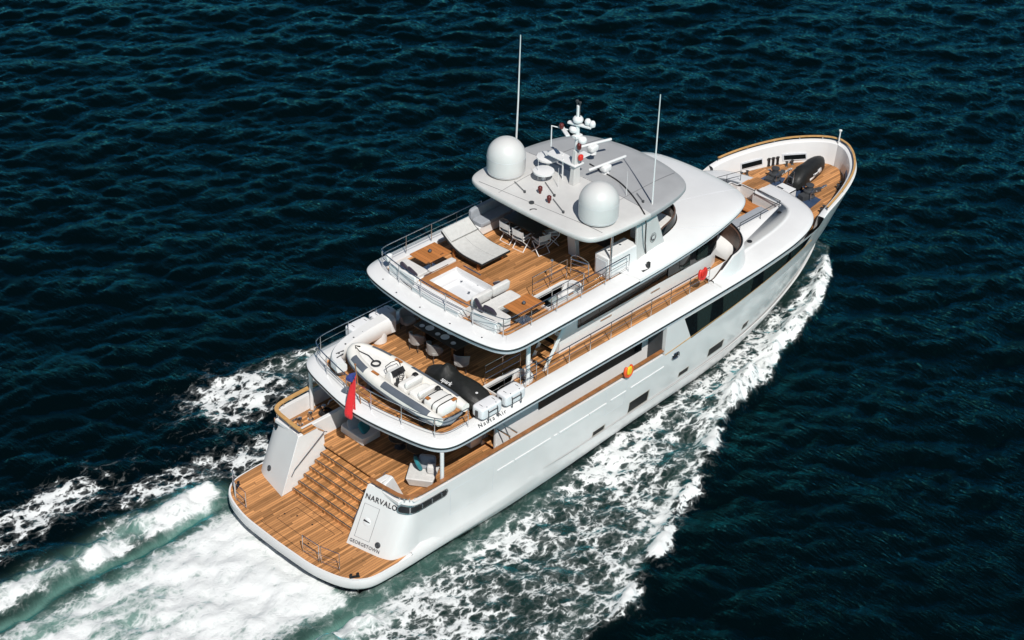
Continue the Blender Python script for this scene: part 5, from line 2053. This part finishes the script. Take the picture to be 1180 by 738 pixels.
def sample(tile, L, X, Yc):
    N = tile.shape[0]
    u, v = (X / L * N) % N, (Yc / L * N) % N
    i, j = np.floor(u).astype(int), np.floor(v).astype(int)
    fu, fv = u - i, v - j
    i1, j1 = (i + 1) % N, (j + 1) % N
    i, j = i % N, j % N
    return tile[i, j] * (1 - fu) * (1 - fv) + tile[i1, j] * fu * (1 - fv) + tile[i, j1] * (1 - fu) * fv + tile[i1, j1] * fu * fv


def vnoise(X, Yc, s, seed):
    r_ = np.random.default_rng(seed)
    T = r_.random((256, 256))
    a, b_ = X / s, Yc / s
    i, j = np.floor(a).astype(int), np.floor(b_).astype(int)
    fu, fv = a - i, b_ - j
    fu, fv = fu * fu * (3 - 2 * fu), fv * fv * (3 - 2 * fv)
    q = lambda p_, o_: T[p_ % 256, o_ % 256]
    return q(i, j) * (1 - fu) * (1 - fv) + q(i + 1, j) * fu * (1 - fv) + q(i, j + 1) * (1 - fu) * fv + q(i + 1, j + 1) * fu * fv


def fbm(X, Yc, s, seed, o_=4):
    r_ = 0
    a = 1.0
    t_ = 0
    for k in range(o_):
        r_ = r_ + a * vnoise(X + 17.3 * k, Yc - 9.1 * k, s / 2 ** k, seed + k)
        t_ += a
        a *= .55
    return r_ / t_


def graded(lo, hi, step, far):
    core = list(np.arange(lo, hi + step / 2, step))
    def tail(s0):
        out, d, x = [], s0, 0.0
        while x < far:
            d = d * 1.22
            x += d
            out.append(x)
        return out
    tl = tail(step)
    return np.array([lo - q for q in reversed(tl)] + core + [hi + q for q in tl])


GS = 0.12
gx_, gy_ = graded(-14, 68, GS, 2500), graded(-26, 56, GS, 2500)
X, Yg = np.meshgrid(gx_, gy_, indexing='ij')
inside = ((X > -16) & (X < 70) & (Yg > -28) & (Yg < 58)).astype(float)
WD = R(44.3 + 6)
h1, dx1, dy1 = fft_tile(512, 61.0, 4.6, WD, .19, 1.4, .5, 5)
h2, dx2, dy2 = fft_tile(512, 23.7, 1.7, WD + R(14), .22, 1.3, .30, 9)
Z = sample(h1, 61.0, X, Yg) + sample(h2, 23.7, X, Yg)
DX = 1.0 * sample(dx1, 61.0, X, Yg) + .8 * sample(dx2, 23.7, X, Yg)
DY = 1.0 * sample(dy1, 61.0, X, Yg) + .8 * sample(dy2, 23.7, X, Yg)
gust = .55 + .9 * fbm(X, Yg, 16.0, 77, 3)
Z, DX, DY = Z * gust, DX * gust, DY * gust

# wake: distance from the hull relative to the outer edge of the wash
yo_f = pchip([-60, -10, -4, 0, 2, 5.4, 7.8, 9, 11.1, 13.1, 15.7, 17.3, 19, 21.2, 24.1, 26.8, 29.8, 31.6], [34, 18.2, 15.4, 13.6, 12.4, 10.9, 10.2, 9.6, 8.7, 8.0, 6.95, 6.0, 5.4, 5.0, 4.35, 3.55, 1.95, .4])
yh_f = pchip([-60, 0, 3, 6, 10, 15, 20, 23.5, 26.5, 29, 30.35, 31.6], [3.5, 3.5, 3.5, 3.6, 3.52, 3.2, 2.92, 2.32, 1.5, .58, 0.05, 0.0])
wob = (fbm(X, Yg, 2.6, 21, 3) - .5)
YO = yo_f(X) * (1 + .14 * wob) + .5 * wob
YH = yh_f(X)
A_ = np.abs(Yg)
Rr = (A_ - YH) / np.maximum(YO - YH, .15)
sm = lambda a, b_, v: np.clip((v - a) / (b_ - a), 0, 1) ** 2 * (3 - 2 * np.clip((v - a) / (b_ - a), 0, 1))
inw = (X < 31.6) * 1.0
fwdf = sm(15, 20, X)                                    # strong breaking wash forward, lace aft
edge_soft = 1 - sm(.88, 1.06, Rr)
base_aft = .36 + .05 * sm(.6, .9, Rr) - .30 * (fbm(X, Yg, 2.3, 35, 3) - .5) + .14 * np.exp(-((Rr - .16) / .10) ** 2) + .10 * np.exp(-((Rr - .93) / .08) ** 2) - .20 * np.exp(-((Rr - .02) / .05) ** 2)
base_fwd = .43 + .14 * np.exp(-((Rr - .75) / .25) ** 2) - .12 * np.exp(-((Rr - .0) / .12) ** 2)
dens = (base_aft * (1 - fwdf) + base_fwd * fwdf) * edge_soft * inw
dens *= (1 - .16 * sm(.45, .62, fbm(X, Yg, 3.4, 31, 3)) * (1 - fwdf))
# clean water right beside the bow before the wash falls
dens *= 1 - .75 * np.exp(-((A_ - YH - .35) / .35) ** 2) * sm(25, 28, X)
# breaking crests along the outer edge, starboard and port
crest = np.zeros_like(X)
for cx_, cy_, lx, ly, dr_ in ((16.4, 6.25, 1.25, .42, -.42), (13.5, 7.6, 1.1, .42, -.34), (10.4, 8.9, 1.25, .46, -.34), (19.6, 5.0, 1.2, .34, -.25), (7.4, 10.0, .9, .3, -.3)):
    u = (X - cx_)
    v = (A_ - cy_) - dr_ * u
    crest += np.exp(-(u / lx) ** 2 - (v / ly) ** 2) * (.8 + 1.1 * (fbm(X, Yg, .7, 41, 4) - .45)) * (Yg < 0)
dens = np.maximum(dens, np.clip(crest * .78, 0, .74))
# port side aft: broken patches rather than a full sheet
pm = (Yg > 3) * sm(9.5, 5.5, X)
patch = np.clip(np.exp(-((X - 5.3) / 2.3) ** 2 - ((Yg - 8.9) / 1.7) ** 2) * 1.15 + np.exp(-((X + 4.0) / 2.6) ** 2 - ((Yg - 8.2) / 1.0) ** 2) + np.exp(-((X + .2) / 2.3) ** 2 - ((Yg - 6.3) / .75) ** 2) + np.exp(-((X + 8.5) / 2.5) ** 2 - ((Yg - 7.2) / .8) ** 2) + np.exp(-((X - 4) / 2.5) ** 2 - ((Yg - 5.3) / .8) ** 2), 0, 1)
dens = dens * (1 - pm) + pm * np.minimum(dens + .1, .45 * np.clip(patch * 1.25, 0, 1))
# propeller wash astern
xs_ = np.clip(.9 - X, 0, None)
aft = sm(.9, .2, X)
core_w = 3.35 + .03 * xs_
core = aft * (1 - sm(core_w - .75 * sm(.3, 3, xs_) - .3, core_w + .3, A_ + .9 * wob))
streak = fbm(X * .30, Yg * 1.3, .8, 51, 5)
core_d = (.97 - .42 * sm(.44, .68, streak) * sm(1.8, 7.0, xs_) - .22 * np.exp(-((Yg - 2.9) / .6) ** 2) * sm(1, 5, xs_))
ridge_c = 4.75 + .02 * xs_
ridge = sm(1.8, .4, X) * np.exp(-((A_ - ridge_c + .4 * wob) / .62) ** 2)
trough = sm(.7, -.5, X) * np.exp(-((A_ - 3.95 - .5 * wob) / .22) ** 2)
dens = np.maximum(dens * (1 - core), core * core_d)
rfoam = sm(1.8, .4, X) * np.exp(-((A_ - ridge_c + .15 + .5 * wob) / .85) ** 2)
dens = np.maximum(dens, np.clip(rfoam * (.62 + 1.2 * (fbm(X * .45, Yg, .7, 61, 4) - .5)), 0, 1))
dens *= 1 - .38 * trough * (.4 + 1.2 * fbm(X, Yg, 1.3, 91, 3))
milk = np.clip(core * .95 + ridge * .8 + trough * .7 + .40 * np.exp(-((A_ - YH - .4) / .6) ** 2) * sm(13, 3, X) * sm(-3, 1, X) + .10 * (1 - sm(.8, 1.0, Rr)) * (Rr > -.1) * inw * (1 - pm) + .10 * np.exp(-((Rr - .86) / .08) ** 2) * inw * (1 - pm), 0, 1)
dens = np.clip(dens, 0, 1) * inside
milk *= inside
# wake relief
turb = fbm(X, Yg, .9, 71, 4) - .5
damp = 1 - .55 * np.clip(dens * 1.3, 0, 1)
Z = Z * damp
turb2 = fbm(X, Yg, .45, 73, 3) - .5
Z += ridge * .30 * (1 + 2.2 * turb + 1.3 * turb2) - trough * .22 + core * (.05 + .34 * turb * sm(0, 1.5, xs_) + .22 * turb2) * .8
Z += np.clip(crest, 0, 1.2) * .34 * (1 + turb2) + (np.exp(-((Rr - .97) / .05) ** 2) * .10 + .30 * turb * (Rr < 1) * (Rr > 0) * np.clip(dens * 1.4, 0, 1)) * inw * (1 - core)
Z += fwdf * np.exp(-((Rr - .75) / .22) ** 2) * (.42 + 1.0 * turb + .5 * turb2) * inw * sm(31.8, 30, X)
under = ((A_ < YH - .25) & (X > 1.0) & (X < 30)) | ((A_ < 3.0) & (X > .9) & (X < 6))
Z = np.where(under, -.35, Z)
Z *= inside
nx_, ny_ = X.shape
co = np.stack([X - .95 * DX * inside * damp, Yg - .95 * DY * inside * damp, Z], -1).reshape(-1, 3).astype(np.float32)
idx = np.arange(nx_ * ny_).reshape(nx_, ny_)
quads = np.stack([idx[:-1, :-1], idx[1:, :-1], idx[1:, 1:], idx[:-1, 1:]], -1).reshape(-1, 4)
me = bpy.data.meshes.new("sea")
me.vertices.add(len(co))
me.vertices.foreach_set("co", co.ravel())
nf = len(quads)
me.loops.add(nf * 4)
me.loops.foreach_set("vertex_index", quads.ravel().astype(np.int32))
me.polygons.add(nf)
me.polygons.foreach_set("loop_start", np.arange(0, nf * 4, 4, dtype=np.int32))
me.polygons.foreach_set("use_smooth", np.ones(nf, dtype=bool))
me.update(calc_edges=True)
for nm, arr in (("foam", dens), ("milk", milk)):
    at = me.attributes.new(nm, 'FLOAT', 'POINT')
    at.data.foreach_set("value", arr.ravel().astype(np.float32))
me.validate()

m, nt, b_ = new_mat("sea_water")
tc = nd(nt, "ShaderNodeTexCoord")
fa = nd(nt, "ShaderNodeAttribute", attribute_name="foam")
ma = nd(nt, "ShaderNodeAttribute", attribute_name="milk")
dn = nd(nt, "ShaderNodeTexNoise")
dn.inputs["Scale"].default_value = 1.5
dn.inputs["Detail"].default_value = 8
dn.inputs["Roughness"].default_value = .62
nt.links.new(tc.outputs["Object"], dn.inputs["Vector"])
vm = nd(nt, "ShaderNodeVectorMath", operation='MULTIPLY_ADD')
nt.links.new(dn.outputs["Color"], vm.inputs[0])
vm.inputs[1].default_value = (.62, .62, 0)
nt.links.new(tc.outputs["Object"], vm.inputs[2])
mp = nd(nt, "ShaderNodeMapping")
mp.inputs["Scale"].default_value = (.75, 1.15, 0.0)
nt.links.new(vm.outputs[0], mp.inputs[0])


def lace(scale, w):
    v = nd(nt, "ShaderNodeTexVoronoi", feature='DISTANCE_TO_EDGE')
    v.inputs["Scale"].default_value = scale
    nt.links.new(mp.outputs[0], v.inputs["Vector"])
    return mth(nt, 'SUBTRACT', 1.0, mth(nt, 'MINIMUM', mth(nt, 'DIVIDE', v.outputs["Distance"], w), 1.0))


l1, l2, l3 = lace(1.15, .34), lace(2.7, .32), lace(6.2, .34)
fn1 = nd(nt, "ShaderNodeTexNoise")
fn1.inputs["Scale"].default_value = 2.2
fn1.inputs["Detail"].default_value = 9
fn1.inputs["Roughness"].default_value = .74
nt.links.new(mp.outputs[0], fn1.inputs["Vector"])
val = mth(nt, 'ADD', mth(nt, 'ADD', mth(nt, 'MULTIPLY', l1, .20), mth(nt, 'ADD', mth(nt, 'MULTIPLY', l2, .17), mth(nt, 'MULTIPLY', l3, .13))), mth(nt, 'MULTIPLY', fn1.outputs["Fac"], .78))
# threshold falls as the foam gets denser
th = mth(nt, 'SUBTRACT', 1.06, mth(nt, 'MULTIPLY', fa.outputs["Fac"], .92))
ms = nd(nt, "ShaderNodeMapRange", interpolation_type='SMOOTHSTEP')
nt.links.new(mth(nt, 'SUBTRACT', val, th), ms.inputs["Value"])
ms.inputs["From Min"].default_value = -.05
nt.links.new(mth(nt, 'ADD', .10, mth(nt, 'MULTIPLY', ma.outputs["Fac"], .42)), ms.inputs["From Max"])
vl = nd(nt, "ShaderNodeMapRange", interpolation_type='SMOOTHSTEP')
nt.links.new(mth(nt, 'SUBTRACT', val, th), vl.inputs["Value"])
vl.inputs["From Min"].default_value = -.20
vl.inputs["From Max"].default_value = .06
vl.inputs["To Max"].default_value = .11
foam = mth(nt, 'MULTIPLY', mth(nt, 'MAXIMUM', ms.outputs[0], vl.outputs[0]), mth(nt, 'GREATER_THAN', fa.outputs["Fac"], .03))
# water body
mxw = nd(nt, "ShaderNodeMix", data_type='RGBA')
nt.links.new(mth(nt, 'MULTIPLY', ma.outputs["Fac"], mth(nt, 'ADD', .45, mth(nt, 'MULTIPLY', fn1.outputs["Fac"], .7))), mxw.inputs[0])
mxw.inputs[6].default_value = (0.0004, 0.0026, 0.0034, 1)
mxw.inputs[7].default_value = (0.13, 0.265, 0.225, 1)
nt.nodes.remove(b_)
wd_ = nd(nt, "ShaderNodeBsdfDiffuse")
nt.links.new(mxw.outputs[2], wd_.inputs["Color"])
wg_ = nd(nt, "ShaderNodeBsdfGlossy")
wg_.inputs["Color"].default_value = (.17, .74, .82, 1)
wg_.inputs["Roughness"].default_value = .05
wf_ = nd(nt, "ShaderNodeFresnel")
wf_.inputs["IOR"].default_value = 1.33
b_ = nd(nt, "ShaderNodeMixShader")
nt.links.new(mth(nt, 'MINIMUM', mth(nt, 'POWER', mth(nt, 'MULTIPLY', wf_.outputs[0], 2.95), 1.9), 1.0), b_.inputs[0])
nt.links.new(wd_.outputs[0], b_.inputs[1])
nt.links.new(wg_.outputs[0], b_.inputs[2])
rp = nd(nt, "ShaderNodeTexNoise")
rp.inputs["Scale"].default_value = 4.2
rp.inputs["Detail"].default_value = 6
rp.inputs["Roughness"].default_value = .6
mpr = nd(nt, "ShaderNodeMapping")
mpr.inputs["Rotation"].default_value = (0, 0, -WD)
mpr.inputs["Scale"].default_value = (1.7, .5, 1)
nt.links.new(tc.outputs["Object"], mpr.inputs[0])
nt.links.new(mpr.outputs[0], rp.inputs["Vector"])
bp = nd(nt, "ShaderNodeBump")
bp.inputs["Strength"].default_value = .75
bp.inputs["Distance"].default_value = .09
nt.links.new(rp.outputs["Fac"], bp.inputs["Height"])
for q_ in (wd_, wg_, wf_):
    nt.links.new(bp.outputs[0], q_.inputs["Normal"])
fb = nd(nt, "ShaderNodeBsdfPrincipled")
fb.inputs["Base Color"].default_value = (.69, .71, .705, 1)
fb.inputs["Roughness"].default_value = .85
fb.inputs["Specular IOR Level"].default_value = .2
bp2 = nd(nt, "ShaderNodeBump")
bp2.inputs["Strength"].default_value = .8
bp2.inputs["Distance"].default_value = .06
nt.links.new(val, bp2.inputs["Height"])
nt.links.new(bp2.outputs[0], fb.inputs["Normal"])
mix = nd(nt, "ShaderNodeMixShader")
nt.links.new(foam, mix.inputs[0])
nt.links.new(b_.outputs[0], mix.inputs[1])
nt.links.new(fb.outputs[0], mix.inputs[2])
nt.links.new(mix.outputs[0], nt.nodes["Material Output"].inputs["Surface"])
me.materials.append(m)
sea = bpy.data.objects.new("sea", me)
COL.objects.link(sea)
sea["kind"] = "structure"
